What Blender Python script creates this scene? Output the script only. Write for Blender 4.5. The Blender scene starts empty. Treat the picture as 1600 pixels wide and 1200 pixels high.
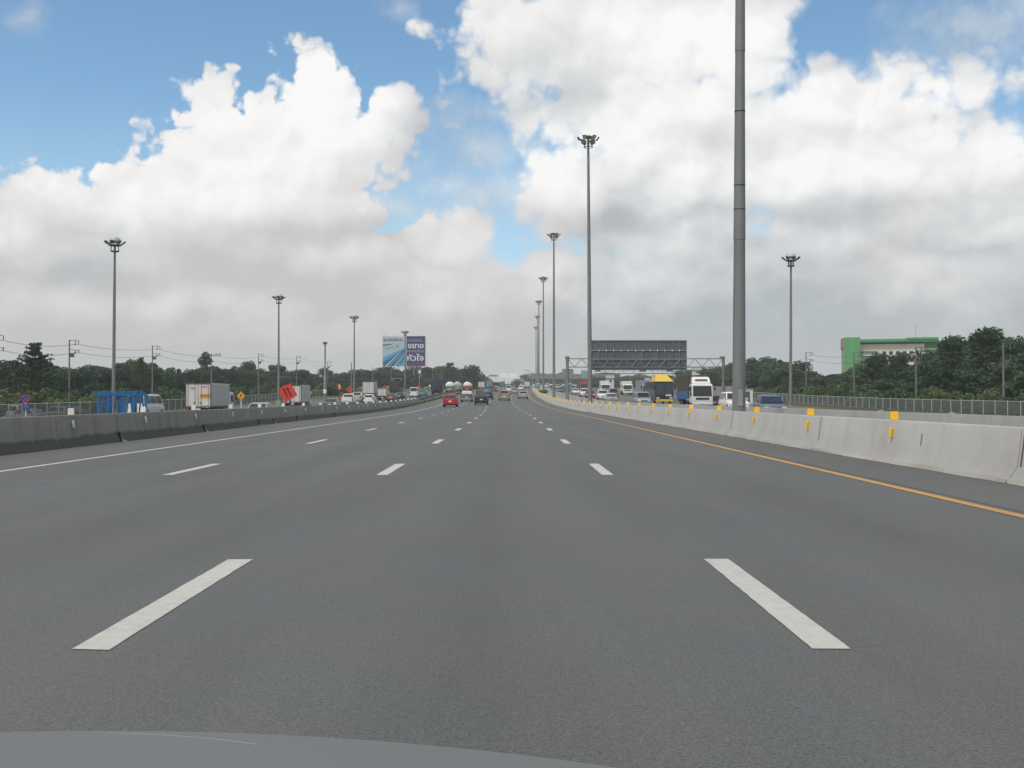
import bpy, bmesh, math, random
from mathutils import Vector, Matrix, Quaternion
R = math.radians
random.seed(7)
scene = bpy.context.scene
COL = scene.collection

# ------------------------------------------------------------------ camera
F = 1692.0                      # focal length in photo pixels (1600 wide)
XV, YH = 794.6, 622.5           # vanishing point of the road in the photo
CAM_H = 1.22
cam_data = bpy.data.cameras.new('camera')
cam = bpy.data.objects.new('camera', cam_data)
COL.objects.link(cam)
cam_data.sensor_width = 36.0
cam_data.lens = F / 1600.0 * 36.0
cam_data.clip_start = 0.05
cam_data.clip_end = 20000.0
cam.location = (0, 0, CAM_H)
cam.rotation_euler = (R(90) + math.atan((YH - 600.0) / F), 0, -math.atan((800.0 - XV) / F))
scene.camera = cam

# ------------------------------------------------------------------ colour management
vs = scene.view_settings
vs.view_transform = 'Standard'
vs.look = 'None'
vs.gamma = 1.0
vs.use_curve_mapping = False
vs.exposure = 0.0
scene.cycles.use_denoising = True
scene.cycles.max_bounces = 8
scene.cycles.transparent_max_bounces = 24
scene.cycles.volume_bounces = 1

# ------------------------------------------------------------------ sun
SUN_EL, SUN_AZ = R(62), R(-140)          # azimuth from +Y (road direction), clockwise
sun_data = bpy.data.lights.new('sun', 'SUN')
sun_data.energy = 3.0
sun_data.angle = R(10)
sun_data.color = (1.0, 0.95, 0.88)
sun = bpy.data.objects.new('sun', sun_data)
COL.objects.link(sun)
sdir = Vector((math.sin(SUN_AZ) * math.cos(SUN_EL), math.cos(SUN_AZ) * math.cos(SUN_EL), math.sin(SUN_EL)))
sun.rotation_euler = sdir.to_track_quat('Z', 'Y').to_euler()
sun.location = (-40, -60, 120)

# ------------------------------------------------------------------ sky with cumulus clouds
world = bpy.data.worlds.new('World')
scene.world = world
world.use_nodes = True
WT = world.node_tree
WT.nodes.clear()
world.cycles.sampling_method = 'MANUAL'
world.cycles.sample_map_resolution = 256
SKY_STRENGTH = 0.15

class NB:
    """small node builder"""
    def __init__(self, tree): self.t = tree
    def n(self, kind, **kw):
        nd = self.t.nodes.new(kind)
        for k, v in kw.items(): setattr(nd, k, v)
        return nd
    def put(self, sock, v):
        if isinstance(v, bpy.types.NodeSocket): self.t.links.new(v, sock)
        else: sock.default_value = v
    def m(self, op, a, b=0.0, c=0.0, clamp=False):
        nd = self.n('ShaderNodeMath', operation=op, use_clamp=clamp)
        self.put(nd.inputs[0], a); self.put(nd.inputs[1], b); self.put(nd.inputs[2], c)
        return nd.outputs[0]
    def v(self, op, a, b=(0, 0, 0), s=None):
        nd = self.n('ShaderNodeVectorMath', operation=op)
        self.put(nd.inputs[0], a)
        if op not in ('LENGTH', 'NORMALIZE', 'SCALE'): self.put(nd.inputs[1], b)
        if s is not None: self.put(nd.inputs['Scale'], s)
        return nd.outputs['Value'] if op in ('LENGTH', 'DOT_PRODUCT') else nd.outputs['Vector']
    def ramp(self, x, a, b, lo=0.0, hi=1.0, smooth=True):
        nd = self.n('ShaderNodeMapRange', interpolation_type='SMOOTHSTEP' if smooth else 'LINEAR')
        self.put(nd.inputs[0], x); self.put(nd.inputs[1], a); self.put(nd.inputs[2], b)
        self.put(nd.inputs[3], lo); self.put(nd.inputs[4], hi)
        return nd.outputs[0]
    def noise(self, vec, scale, detail=3.0, rough=0.5, color=False, dim='3D', lac=2.0):
        nd = self.n('ShaderNodeTexNoise', noise_dimensions=dim)
        self.put(nd.inputs['Vector'], vec)
        nd.inputs['Scale'].default_value = scale; nd.inputs['Detail'].default_value = detail
        nd.inputs['Roughness'].default_value = rough; nd.inputs['Lacunarity'].default_value = lac
        return nd.outputs['Color'] if color else nd.outputs[0]
    def mix(self, f, a, b, blend='MIX'):
        nd = self.n('ShaderNodeMix', data_type='RGBA', blend_type=blend)
        self.put(nd.inputs[0], f); self.put(nd.inputs[6], a); self.put(nd.inputs[7], b)
        return nd.outputs[2]

def sky_uv(px, py):
    az = math.atan((px - XV) / F)
    el = math.atan((YH - py) / F * math.cos(az))
    return az * F, el * F

def build_sky():
    b = NB(WT)
    tc = b.n('ShaderNodeTexCoord')
    d = b.v('NORMALIZE', tc.outputs['Generated'])
    sx = b.n('ShaderNodeSeparateXYZ'); b.put(sx.inputs[0], d)
    u = b.m('MULTIPLY', b.m('ARCTAN2', sx.outputs[0], sx.outputs[1]), F)
    v = b.m('MULTIPLY', b.m('ARCSINE', sx.outputs[2]), F)
    cx = b.n('ShaderNodeCombineXYZ'); b.put(cx.inputs[0], u); b.put(cx.inputs[1], v)
    P0 = cx.outputs[0]
    D = b.v('SCALE', d, s=F)                       # direction in pixel-like units
    w1 = b.v('SUBTRACT', b.noise(D, 1 / 130.0, 2.0, 0.5, color=True), (0.5, 0.5, 0.5))
    P = b.v('ADD', P0, b.v('MULTIPLY', w1, (75, 75, 0)))
    Pu = P
    def ell(px, py, rx, ry, pos):
        uu, vv = sky_uv(px, py)
        q = b.v('LENGTH', b.v('MULTIPLY', b.v('SUBTRACT', pos, (uu, vv, 0)), (1.0 / rx, 1.0 / ry, 0)))
        k = min(rx, ry)
        return b.m('MULTIPLY_ADD', q, -k, k)      # roughly a signed distance, positive inside
    def union(lst, pos, k=22.0):
        s = None
        for e in lst:
            x = ell(*e, pos)
            s = x if s is None else b.m('SMOOTH_MAX', s, x, k)
        return s
    crisp = [(215, 392, 130, 44), (1185, 345, 120, 50), (1000, 225, 130, 70), (1190, 340, 90, 55), (400, 200, 80, 38), (1200, 262, 420, 112), (380, 290, 90, 60), (330, 355, 260, 58), (562, 205, 75, 62), (480, 225, 150, 70), (480, 118, 42, 46), (505, 170, 72, 62), (595, 195, 48, 62), (545, 222, 92, 46), (328, 168, 42, 42),
             (392, 205, 55, 46), (440, 250, 120, 78), (295, 258, 68, 44), (195, 308, 80, 28), (70, 312, 80, 24),
             (345, 328, 190, 58), (15, 350, 70, 45), (498, 300, 60, 70),
             (705, 378, 72, 46), (560, 385, 75, 30), (640, 420, 140, 45), (770, 425, 90, 35),
             (856, 245, 56, 40), (935, 258, 72, 52), (890, 300, 115, 55),
             (795, 55, 75, 58), (890, 60, 190, 95), (1060, 60, 180, 95), (1160, 70, 98, 112), (960, 150, 190, 66),
             (1160, 210, 260, 95), (1335, 152, 110, 62), (1490, 128, 190, 34), (1500, 240, 115, 66), (1515, 180, 28, 30),
             (1615, 250, 60, 58), (1400, 260, 150, 74), (1300, 320, 260, 80), (1560, 345, 160, 90), (1050, 330, 220, 90),
             (200, 400, 270, 50), (480, 405, 170, 42), (1190, 345, 130, 50), (560, 440, 400, 60), (300, 500, 760, 120), (1300, 480, 760, 140), (800, 640, 1500, 190)]
    S = union(crisp, P)
    wispy = [(750, 235, 60, 40), (740, 320, 60, 40), (610, 310, 70, 30), (715, 198, 60, 14), (770, 225, 55, 26), (690, 300, 75, 22), (590, 318, 52, 26), (1545, 35, 130, 50), (30, 28, 22, 20),
             (625, 12, 22, 22), (675, 256, 20, 7), (790, 180, 70, 20), (820, 300, 60, 40)]
    S_w = union(wispy, Pu, 10.0)
    # beyond the picture the same broken cumulus goes on round the whole sky
    gen = b.m('MULTIPLY_ADD', b.noise(D, 1 / 620.0, 3.0, 0.5), 620.0, -268.0)
    gen = b.m('ADD', gen, b.ramp(v, 420.0, 150.0, 0.0, 120.0))
    out_u = b.ramp(b.m('ABSOLUTE', u), 840.0, 1020.0)
    out_v = b.ramp(v, 640.0, 800.0)
    out = b.m('MAXIMUM', out_u, out_v)
    mixS = b.n('ShaderNodeMix', data_type='FLOAT')
    b.put(mixS.inputs[0], out); b.put(mixS.inputs[2], S); b.put(mixS.inputs[3], gen)
    S = mixS.outputs[0]
    # cauliflower relief
    def billow(dirv):
        def vor(scale, detail):
            vr = b.n('ShaderNodeTexVoronoi', feature='F1')
            b.put(vr.inputs['Vector'], dirv)
            vr.inputs['Scale'].default_value = scale
            vr.inputs['Detail'].default_value = detail
            vr.inputs['Roughness'].default_value = 0.55
            vr.inputs['Lacunarity'].default_value = 2.1
            return vr.outputs['Distance']
        big = vor(1 / 75.0, 2.0)
        return b.m('SUBTRACT', 1.0, big)
    wv = b.v('SCALE', b.v('SUBTRACT', b.noise(D, 1 / 42.0, 3.0, 0.55, color=True), (0.5, 0.5, 0.5)), s=34.0)
    Dw = b.v('ADD', D, wv)
    B0 = billow(Dw)
    B1 = billow(b.v('ADD', Dw, (-9.0, 0.0, 14.0)))
    fb = b.noise(D, 1 / 60.0, 6.0, 0.58)
    S2 = b.m('ADD', S, b.m('MULTIPLY_ADD', B0, 62.0, 4.0))
    S2 = b.m('ADD', S2, b.m('MULTIPLY_ADD', fb, 62.0, -28.0))
    edge = b.ramp(u, -260.0, 60.0, 10.0, 40.0)
    a1 = b.ramp(S2, -4.0, edge)
    Sw2 = b.m('ADD', S_w, b.m('MULTIPLY_ADD', b.noise(D, 1 / 45.0, 6.0, 0.62), 95.0, -52.0))
    a2 = b.m('MULTIPLY', b.ramp(Sw2, -30.0, 50.0), 0.62)
    a2 = b.m('MULTIPLY', a2, b.m('SUBTRACT', 1.0, out))
    alpha = b.m('MAXIMUM', a1, a2)
    # brightness of the clouds: sunlit crowns, grey bases
    def gauss(px, py, rx, ry, wgt):
        uu, vv = sky_uv(px, py)
        q = b.v('LENGTH', b.v('MULTIPLY', b.v('SUBTRACT', P, (uu, vv, 0)), (1.0 / rx, 1.0 / ry, 0)))
        return b.m('MULTIPLY', b.ramp(q, 1.5, 0.15), wgt)
    W = None
    for g in [(490, 160, 170, 125, 1.0), (390, 225, 230, 135, 1.0), (230, 280, 280, 85, 0.9), (330, 320, 230, 60, 0.72),
              (20, 345, 70, 45, 0.6), (700, 365, 100, 46, 0.62), (580, 390, 130, 45, 0.42), (870, 255, 140, 95, 1.0),
              (800, 50, 190, 120, 0.85), (1040, 70, 260, 125, 0.92), (1150, 90, 170, 110, 0.95), (1090, 200, 300, 130, 0.95), (1350, 150, 330, 60, 0.92),
              (1330, 260, 360, 90, 0.9), (1530, 230, 160, 85, 0.95), (1500, 320, 240, 55, 0.62), (1040, 300, 110, 60, 0.7), (860, 405, 110, 28, 0.45),
              (60, 285, 110, 42, 0.55), (90, 380, 190, 32, 0.28), (680, 440, 120, 50, 0.32), (330, 482, 120, 26, 0.26), (60, 470, 150, 34, 0.24), (1040, 400, 190, 62, 0.46), (1500, 430, 160, 60, 0.30), (900, 450, 130, 40, 0.26), (1230, 350, 300, 50, 0.5), (500, 520, 160, 24, 0.14)]:
        x = gauss(*g)
        W = x if W is None else b.m('MAXIMUM', W, x)
    for g in [(1120, 215, 80, 36, 0.42), (940, 340, 120, 26, 0.3), (470, 358, 200, 24, 0.30), (800, 90, 150, 50, 0.2), (430, 205, 60, 40, 0.12),
              (1330, 330, 200, 26, 0.22)]:
        W = b.m('SUBTRACT', W, gauss(*g))
    genW = b.ramp(b.m('ADD', S2, b.ramp(v, 300.0, 900.0, 0.0, 60.0)), 150.0, 0.0, 0.25, 1.0)
    mixW = b.n('ShaderNodeMix', data_type='FLOAT')
    b.put(mixW.inputs[0], out); b.put(mixW.inputs[2], W); b.put(mixW.inputs[3], genW)
    W = b.m('MAXIMUM', mixW.outputs[0], 0.0)
    W = b.m('MAXIMUM', W, b.m('MULTIPLY', a2, 0.95))
    nz = lambda vec: b.noise(vec, 1 / 88.0, 2.6, 0.5)
    rl = b.m('SUBTRACT', nz(Dw), nz(b.v('ADD', Dw, (-16.0, 0.0, 26.0))))
    relief = b.m('ADD', b.m('MULTIPLY', b.m('SUBTRACT', B0, B1), 0.22), b.m('MULTIPLY', rl, 1.15))
    soft = b.m('MULTIPLY_ADD', b.noise(b.v('MULTIPLY', D, (1, 1, 1.7)), 1 / 150.0, 5.0, 0.55), 0.5, -0.25)
    L = b.m('ADD', b.m('MULTIPLY', W, 1.02), b.m('MULTIPLY', relief, b.m('MULTIPLY_ADD', W, 0.36, 0.50)))
    L = b.m('ADD', L, b.m('MULTIPLY', soft, b.m('MULTIPLY', b.m('MULTIPLY_ADD', W, -0.75, 1.5), b.ramp(v, 20.0, 170.0, 0.25, 1.0))))
    L = b.m('MAXIMUM', b.m('MINIMUM', L, 1.0), 0.0)
    warm = b.ramp(b.m('ADD', b.noise(D, 1 / 260.0, 3.0, 0.5), b.ramp(u, -700.0, 800.0, 0.12, -0.10)), 0.38, 0.66)
    grey = b.mix(warm, (0.455, 0.49, 0.515, 1), (0.585, 0.568, 0.565, 1))
    white = b.mix(warm, (0.97, 0.97, 0.965, 1), (0.985, 0.97, 0.96, 1))
    cl = b.mix(b.ramp(L, 0.0, 1.0, 0.0, 1.0, smooth=False), grey, white)
    sky = b.n('ShaderNodeTexSky', sky_type='NISHITA')
    sky.sun_disc = False
    sky.sun_elevation = SUN_EL
    sky.sun_rotation = SUN_AZ
    sky.altitude = 0.0
    sky.air_density = 1.0
    sky.dust_density = 0.4
    sky.ozone_density = 3.0
    # clouds are given in display brightness; the background strength scales the sky, so lift them by its inverse
    cl10 = b.v('SCALE', cl, s=1.0 / SKY_STRENGTH)
    # low air: the far cloud deck melts into haze at the horizon
    hz = b.ramp(v, 0.0, 150.0, 0.7, 0.0)
    skyc = b.mix(b.ramp(v, 480.0, 120.0, 0.0, 0.40), b.mix(1.0, sky.outputs[0], (0.84, 0.99, 0.97, 1), 'MULTIPLY'), b.v('SCALE', (0.60, 0.75, 0.88), s=1.0 / SKY_STRENGTH))
    hazec = b.v('SCALE', (0.475, 0.49, 0.492), s=1.0 / SKY_STRENGTH)
    c = b.mix(alpha, skyc, cl10)
    c = b.mix(hz, c, hazec)
    bg = b.n('ShaderNodeBackground')
    b.put(bg.inputs[0], c)
    bg.inputs[1].default_value = SKY_STRENGTH
    o = b.n('ShaderNodeOutputWorld')
    WT.links.new(bg.outputs[0], o.inputs[0])
build_sky()

# ------------------------------------------------------------------ hazy air
HAZE = 0.0003
def build_haze():
    me = bpy.data.meshes.new('haze')
    x0, x1, y0, y1, z0, z1 = -6100, 6100, -450, 8100, -3.0, 47.0
    v = [(x0, y0, z0), (x1, y0, z0), (x1, y1, z0), (x0, y1, z0), (x0, y0, z1), (x1, y0, z1), (x1, y1, z1), (x0, y1, z1)]
    me.from_pydata(v, [], [(0, 3, 2, 1), (4, 5, 6, 7), (0, 1, 5, 4), (1, 2, 6, 5), (2, 3, 7, 6), (3, 0, 4, 7)])
    o = bpy.data.objects.new('haze', me); COL.objects.link(o); o['kind'] = 'stuff'; o['label'] = 'thin pale haze in the air over the road'
    m = bpy.data.materials.new('hazy air'); m.use_nodes = True; t = m.node_tree; t.nodes.clear()
    pv = t.nodes.new('ShaderNodeVolumePrincipled'); pv.inputs['Color'].default_value = (0.86, 0.93, 0.94, 1); pv.inputs['Density'].default_value = HAZE
    out = t.nodes.new('ShaderNodeOutputMaterial'); t.links.new(pv.outputs[0], out.inputs['Volume'])
    me.materials.append(m)
build_haze()

# ------------------------------------------------------------------ road geometry (D = metres ahead, u = metres beside our line)
def hermite(pts):
    xs = [p[0] for p in pts]; ys = [p[1] for p in pts]
    n = len(xs); m = []
    for i in range(n):
        if i == 0 or i == n - 1: m.append(0.0 if i == 0 else (ys[-1] - ys[-2]) / (xs[-1] - xs[-2]))
        else: m.append((ys[i + 1] - ys[i - 1]) / (xs[i + 1] - xs[i - 1]))
    def f(x):
        if x <= xs[0]: return ys[0]
        if x >= xs[-1]: return ys[-1]
        for i in range(n - 1):
            if x <= xs[i + 1]:
                h = xs[i + 1] - xs[i]; t = (x - xs[i]) / h
                return ((2*t**3 - 3*t**2 + 1) * ys[i] + (t**3 - 2*t**2 + t) * h * m[i]
                        + (-2*t**3 + 3*t**2) * ys[i + 1] + (t**3 - t**2) * h * m[i + 1])
    return f
cxf = hermite([(0, 0), (80, 0), (125, -0.55), (160, -0.95), (200, -1.05), (250, -0.75), (300, 0.1), (370, 1.0), (450, 2.6), (530, 4.6), (600, 7.0), (700, 11.0), (900, 18.0), (1300, 32.0), (4000, 120.0)])
z_main = hermite([(-100, 0), (0, 0), (85, 0), (110, 0.05), (140, 0.26), (170, 0.64), (200, 1.12), (280, 2.4), (400, 4.3), (500, 5.9), (600, 7.5), (700, 9.0), (800, 10.2), (900, 10.9), (1000, 11.1), (1300, 11.0), (4000, 11.0)])
z_out = hermite([(-100, -1.0), (0, -1.0), (50, -0.9), (90, -0.6), (130, -0.28), (170, 0.3), (200, 0.9), (250, 1.9), (300, 2.75), (400, 4.3), (500, 5.9), (600, 7.5), (700, 9.0), (800, 10.2), (900, 10.9), (1000, 11.1), (1300, 11.0), (4000, 11.0)])
def sstep(a, b, x):
    t = max(0.0, min(1.0, (x - a) / (b - a)))
    return t * t * (3 - 2 * t)
def gz(x, d):
    u = x - cxf(d)
    t = max(sstep(11.8, 15.5, -u), sstep(27.5, 34.0, u))
    z = z_main(d) * (1 - t) + z_out(d) * t
    if u < -42.0 and d < 260:                     # the land falls away a little behind the fence
        z -= 0.85 * sstep(42.3, 45.5, -u) * (1 - sstep(180, 260, d))
    return z
def at(px, d):
    return (px - XV) * d / F
def zpx(py, d):
    return CAM_H + (YH - py) * d / F
def heading(d):
    return -math.atan((cxf(d + 3) - cxf(d - 3)) / 6.0)

# ------------------------------------------------------------------ materials
MATS = {}
def mat(name, col, rough=0.6, metal=0.0, var=0.0, vscale=3.0, bump=0.0, bscale=40.0, streak=0.0, streak_scale=4.0,
        streak_col=(0.05, 0.05, 0.045), spec=0.5, coat=0.0, world_space=False, trans=0.0, alpha=1.0, rnd=0.0):
    if name in MATS: return MATS[name]
    m = bpy.data.materials.new(name); m.use_nodes = True
    t = m.node_tree; b = NB(t)
    p = t.nodes['Principled BSDF']
    p.inputs['Roughness'].default_value = rough
    p.inputs['Metallic'].default_value = metal
    p.inputs['Specular IOR Level'].default_value = spec
    p.inputs['Coat Weight'].default_value = coat
    p.inputs['Coat Roughness'].default_value = 0.08
    p.inputs['Transmission Weight'].default_value = trans
    if world_space:
        vec = b.n('ShaderNodeNewGeometry').outputs['Position']
    else:
        vec = b.n('ShaderNodeTexCoord').outputs['Object']
    c = (*col, 1)
    if var or streak or rnd:
        nz = b.noise(vec, vscale, 4.0, 0.6)
        f = b.m('MULTIPLY_ADD', nz, 2 * var, 1 - var)
        if rnd:
            oi = b.n('ShaderNodeObjectInfo')
            f = b.m('MULTIPLY', f, b.m('MULTIPLY_ADD', oi.outputs['Random'], 2 * rnd, 1 - rnd))
        cc = b.v('SCALE', c[:3], s=f)
        if streak:
            sv = b.v('MULTIPLY', vec, (1.0, 1.0, 0.09))
            sn = b.noise(sv, streak_scale, 5.0, 0.65)
            sf = b.m('MULTIPLY', b.ramp(sn, 0.42, 0.72), streak)
            cc = b.mix(sf, cc, (*streak_col, 1))
        b.put(p.inputs['Base Color'], cc)
    else:
        p.inputs['Base Color'].default_value = c
    if bump:
        bn = b.n('ShaderNodeBump'); bn.inputs['Strength'].default_value = bump
        bn.inputs['Distance'].default_value = 0.02
        b.put(bn.inputs['Height'], b.noise(vec, bscale, 4.0, 0.6))
        b.put(p.inputs['Normal'], bn.outputs[0])
    if alpha < 1.0:
        p.inputs['Alpha'].default_value = alpha
    MATS[name] = m
    return m

def asphalt(name, base, lanes=None, warm=0.0):
    if name in MATS: return MATS[name]
    m = bpy.data.materials.new(name); m.use_nodes = True
    t = m.node_tree; b = NB(t); p = t.nodes['Principled BSDF']
    pos = b.n('ShaderNodeNewGeometry').outputs['Position']
    sx = b.n('ShaderNodeSeparateXYZ'); b.put(sx.inputs[0], pos)
    grit = b.noise(pos, 62.0, 3.0, 0.8)
    grit2 = b.noise(pos, 16.0, 4.0, 0.7)
    sv = b.v('MULTIPLY', pos, (1.0, 0.06, 1.0))
    tracks = b.noise(sv, 1.1, 4.0, 0.6)
    blot = b.noise(b.v('MULTIPLY', pos, (1.0, 0.35, 1.0)), 0.35, 5.0, 0.62)
    f = b.m('MULTIPLY_ADD', b.m('SUBTRACT', grit, 0.5), 2.2, 1.0)
    f = b.m('MULTIPLY', f, b.m('MULTIPLY_ADD', grit2, 0.5, 0.75))
    f = b.m('MULTIPLY', f, b.m('MULTIPLY_ADD', tracks, 0.34, 0.83))
    f = b.m('MULTIPLY', f, b.m('MULTIPLY_ADD', blot, 0.5, 0.75))
    # pale chips of aggregate
    chips = b.ramp(b.noise(pos, 95.0, 1.0, 0.5), 0.60, 0.72)
    if lanes:
        # oil-darkened centre and polished wheel paths of each lane
        l0, lw = lanes
        ph = b.m('FRACT', b.m('DIVIDE', b.m('SUBTRACT', sx.outputs[0], l0), lw))
        cen = b.m('ABSOLUTE', b.m('SUBTRACT', ph, 0.5))
        oil = b.ramp(cen, 0.16, 0.0, 1.0, 0.94)
        whl = b.ramp(b.m('ABSOLUTE', b.m('SUBTRACT', cen, 0.25)), 0.12, 0.0, 1.0, 1.04)
        f = b.m('MULTIPLY', f, b.m('MULTIPLY', oil, whl))
    hue = b.noise(pos, 0.7, 4.0, 0.6)
    c0 = b.mix(b.ramp(hue, 0.3, 0.7), (base * 0.93, base * 1.0, base * 1.01, 1), (base * 1.0 + warm, base * 0.99 + warm * .5, base * 0.94, 1))
    c0 = b.v('SCALE', c0, s=f)
    c1 = b.mix(b.m('MULTIPLY', chips, 0.55), c0, (0.17, 0.165, 0.155, 1))
    # cracks sealed with bitumen here and there
    vr = b.n('ShaderNodeTexVoronoi', feature='DISTANCE_TO_EDGE')
    b.put(vr.inputs['Vector'], b.v('ADD', b.v('MULTIPLY', pos, (1.0, 0.55, 1.0)), b.v('SCALE', b.noise(pos, 1.3, 4.0, 0.6, color=True), s=1.1)))
    vr.inputs['Scale'].default_value = 0.22
    crack = b.m('MULTIPLY', b.ramp(vr.outputs['Distance'], 0.006, 0.0), b.ramp(b.noise(pos, 0.16, 2.0), 0.58, 0.66))
    c1 = b.mix(b.m('MULTIPLY', crack, 0.35), c1, (0.025, 0.025, 0.025, 1))
    b.put(p.inputs['Base Color'], c1)
    p.inputs['Roughness'].default_value = 0.82
    p.inputs['Specular IOR Level'].default_value = 0.35
    bn = b.n('ShaderNodeBump'); bn.inputs['Strength'].default_value = 0.55; bn.inputs['Distance'].default_value = 0.008
    b.put(bn.inputs['Height'], grit)
    b.put(p.inputs['Normal'], bn.outputs[0])
    MATS[name] = m
    return m

def paint_mat(name, col, wear=0.25, scale=9.0):
    """road paint: worn through to the asphalt in flecks"""
    if name in MATS: return MATS[name]
    m = bpy.data.materials.new(name); m.use_nodes = True
    t = m.node_tree; b = NB(t); p = t.nodes['Principled BSDF']
    pos = b.n('ShaderNodeNewGeometry').outputs['Position']
    n1 = b.noise(pos, scale, 6.0, 0.7)
    n2 = b.noise(b.v('MULTIPLY', pos, (1, .25, 1)), 2.2, 3.0, 0.5)
    w = b.m('MULTIPLY', b.ramp(b.m('ADD', n1, b.m('MULTIPLY', n2, 0.35)), 0.60, 0.88), wear)
    c = b.mix(w, (*col, 1), (0.1, 0.1, 0.095, 1))
    c = b.v('SCALE', c, s=b.m('MULTIPLY_ADD', b.noise(pos, 55.0, 3.0, 0.7), 0.3, 0.85))
    b.put(p.inputs['Base Color'], c)
    p.inputs['Roughness'].default_value = 0.7
    MATS[name] = m
    return m

def concrete(name, col, stain_col, stain=0.5, low_dirt=0.0, low_h=0.25, scale=2.2):
    if name in MATS: return MATS[name]
    m = bpy.data.materials.new(name); m.use_nodes = True
    t = m.node_tree; b = NB(t); p = t.nodes['Principled BSDF']
    pos = b.n('ShaderNodeNewGeometry').outputs['Position']
    oc = b.n('ShaderNodeTexCoord').outputs['Object']
    big = b.noise(pos, 0.55, 5.0, 0.6)
    fine = b.noise(pos, 14.0, 5.0, 0.7)
    c = b.v('SCALE', (*col,), s=b.m('MULTIPLY_ADD', big, 0.5, 0.75))
    c = b.v('SCALE', c, s=b.m('MULTIPLY_ADD', fine, 0.24, 0.88))
    st = b.noise(b.v('MULTIPLY', pos, (1.0, 1.0, 0.07)), scale, 6.0, 0.68)
    sf = b.m('MULTIPLY', b.ramp(st, 0.45, 0.75), stain)
    c = b.mix(sf, c, (*stain_col, 1))
    if low_dirt:
        so = b.n('ShaderNodeSeparateXYZ'); b.put(so.inputs[0], oc)
        edge = b.m('ADD', so.outputs[2], b.m('MULTIPLY_ADD', b.noise(pos, 1.6, 5.0, 0.65), 0.26, -0.13))
        dirt = b.m('MULTIPLY', b.ramp(edge, low_h + 0.03, low_h - 0.05), low_dirt)
        c = b.mix(dirt, c, (stain_col[0] * .55, stain_col[1] * .57, stain_col[2] * .55, 1))
    b.put(p.inputs['Base Color'], c)
    p.inputs['Roughness'].default_value = 0.88
    p.inputs['Specular IOR Level'].default_value = 0.3
    bn = b.n('ShaderNodeBump'); bn.inputs['Strength'].default_value = 0.4; bn.inputs['Distance'].default_value = 0.01
    b.put(bn.inputs['Height'], fine)
    b.put(p.inputs['Normal'], bn.outputs[0])
    MATS[name] = m
    return m

def leaf_mat(name, dark, light, yellow):
    m = bpy.data.materials.new(name); m.use_nodes = True
    t = m.node_tree; b = NB(t); p = t.nodes['Principled BSDF']
    oi = b.n('ShaderNodeObjectInfo')
    oc = b.n('ShaderNodeTexCoord').outputs['Object']
    n = b.noise(oc, 2.6, 3.0, 0.6)
    f = b.m('ADD', b.m('MULTIPLY', b.m('SUBTRACT', n, 0.5), 2.0), b.m('MULTIPLY_ADD', oi.outputs['Random'], 0.7, 0.15))
    c = b.mix(b.ramp(f, 0.1, 0.95), (*dark, 1), (*light, 1))
    r2 = b.m('FRACT', b.m('MULTIPLY', oi.outputs['Random'], 7.31))
    c = b.mix(b.ramp(r2, 0.7, 1.0, 0.0, 0.55), c, (*yellow, 1))
    b.put(p.inputs['Base Color'], c)
    p.inputs['Roughness'].default_value = 0.6
    p.inputs['Specular IOR Level'].default_value = 0.25
    tr = b.n('ShaderNodeBsdfTranslucent'); b.put(tr.inputs[0], c)
    ms = b.n('ShaderNodeMixShader'); ms.inputs[0].default_value = 0.22
    t.links.new(p.outputs[0], ms.inputs[1]); t.links.new(tr.outputs[0], ms.inputs[2])
    t.links.new(ms.outputs[0], t.nodes['Material Output'].inputs[0])
    MATS[name] = m
    return m

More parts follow.
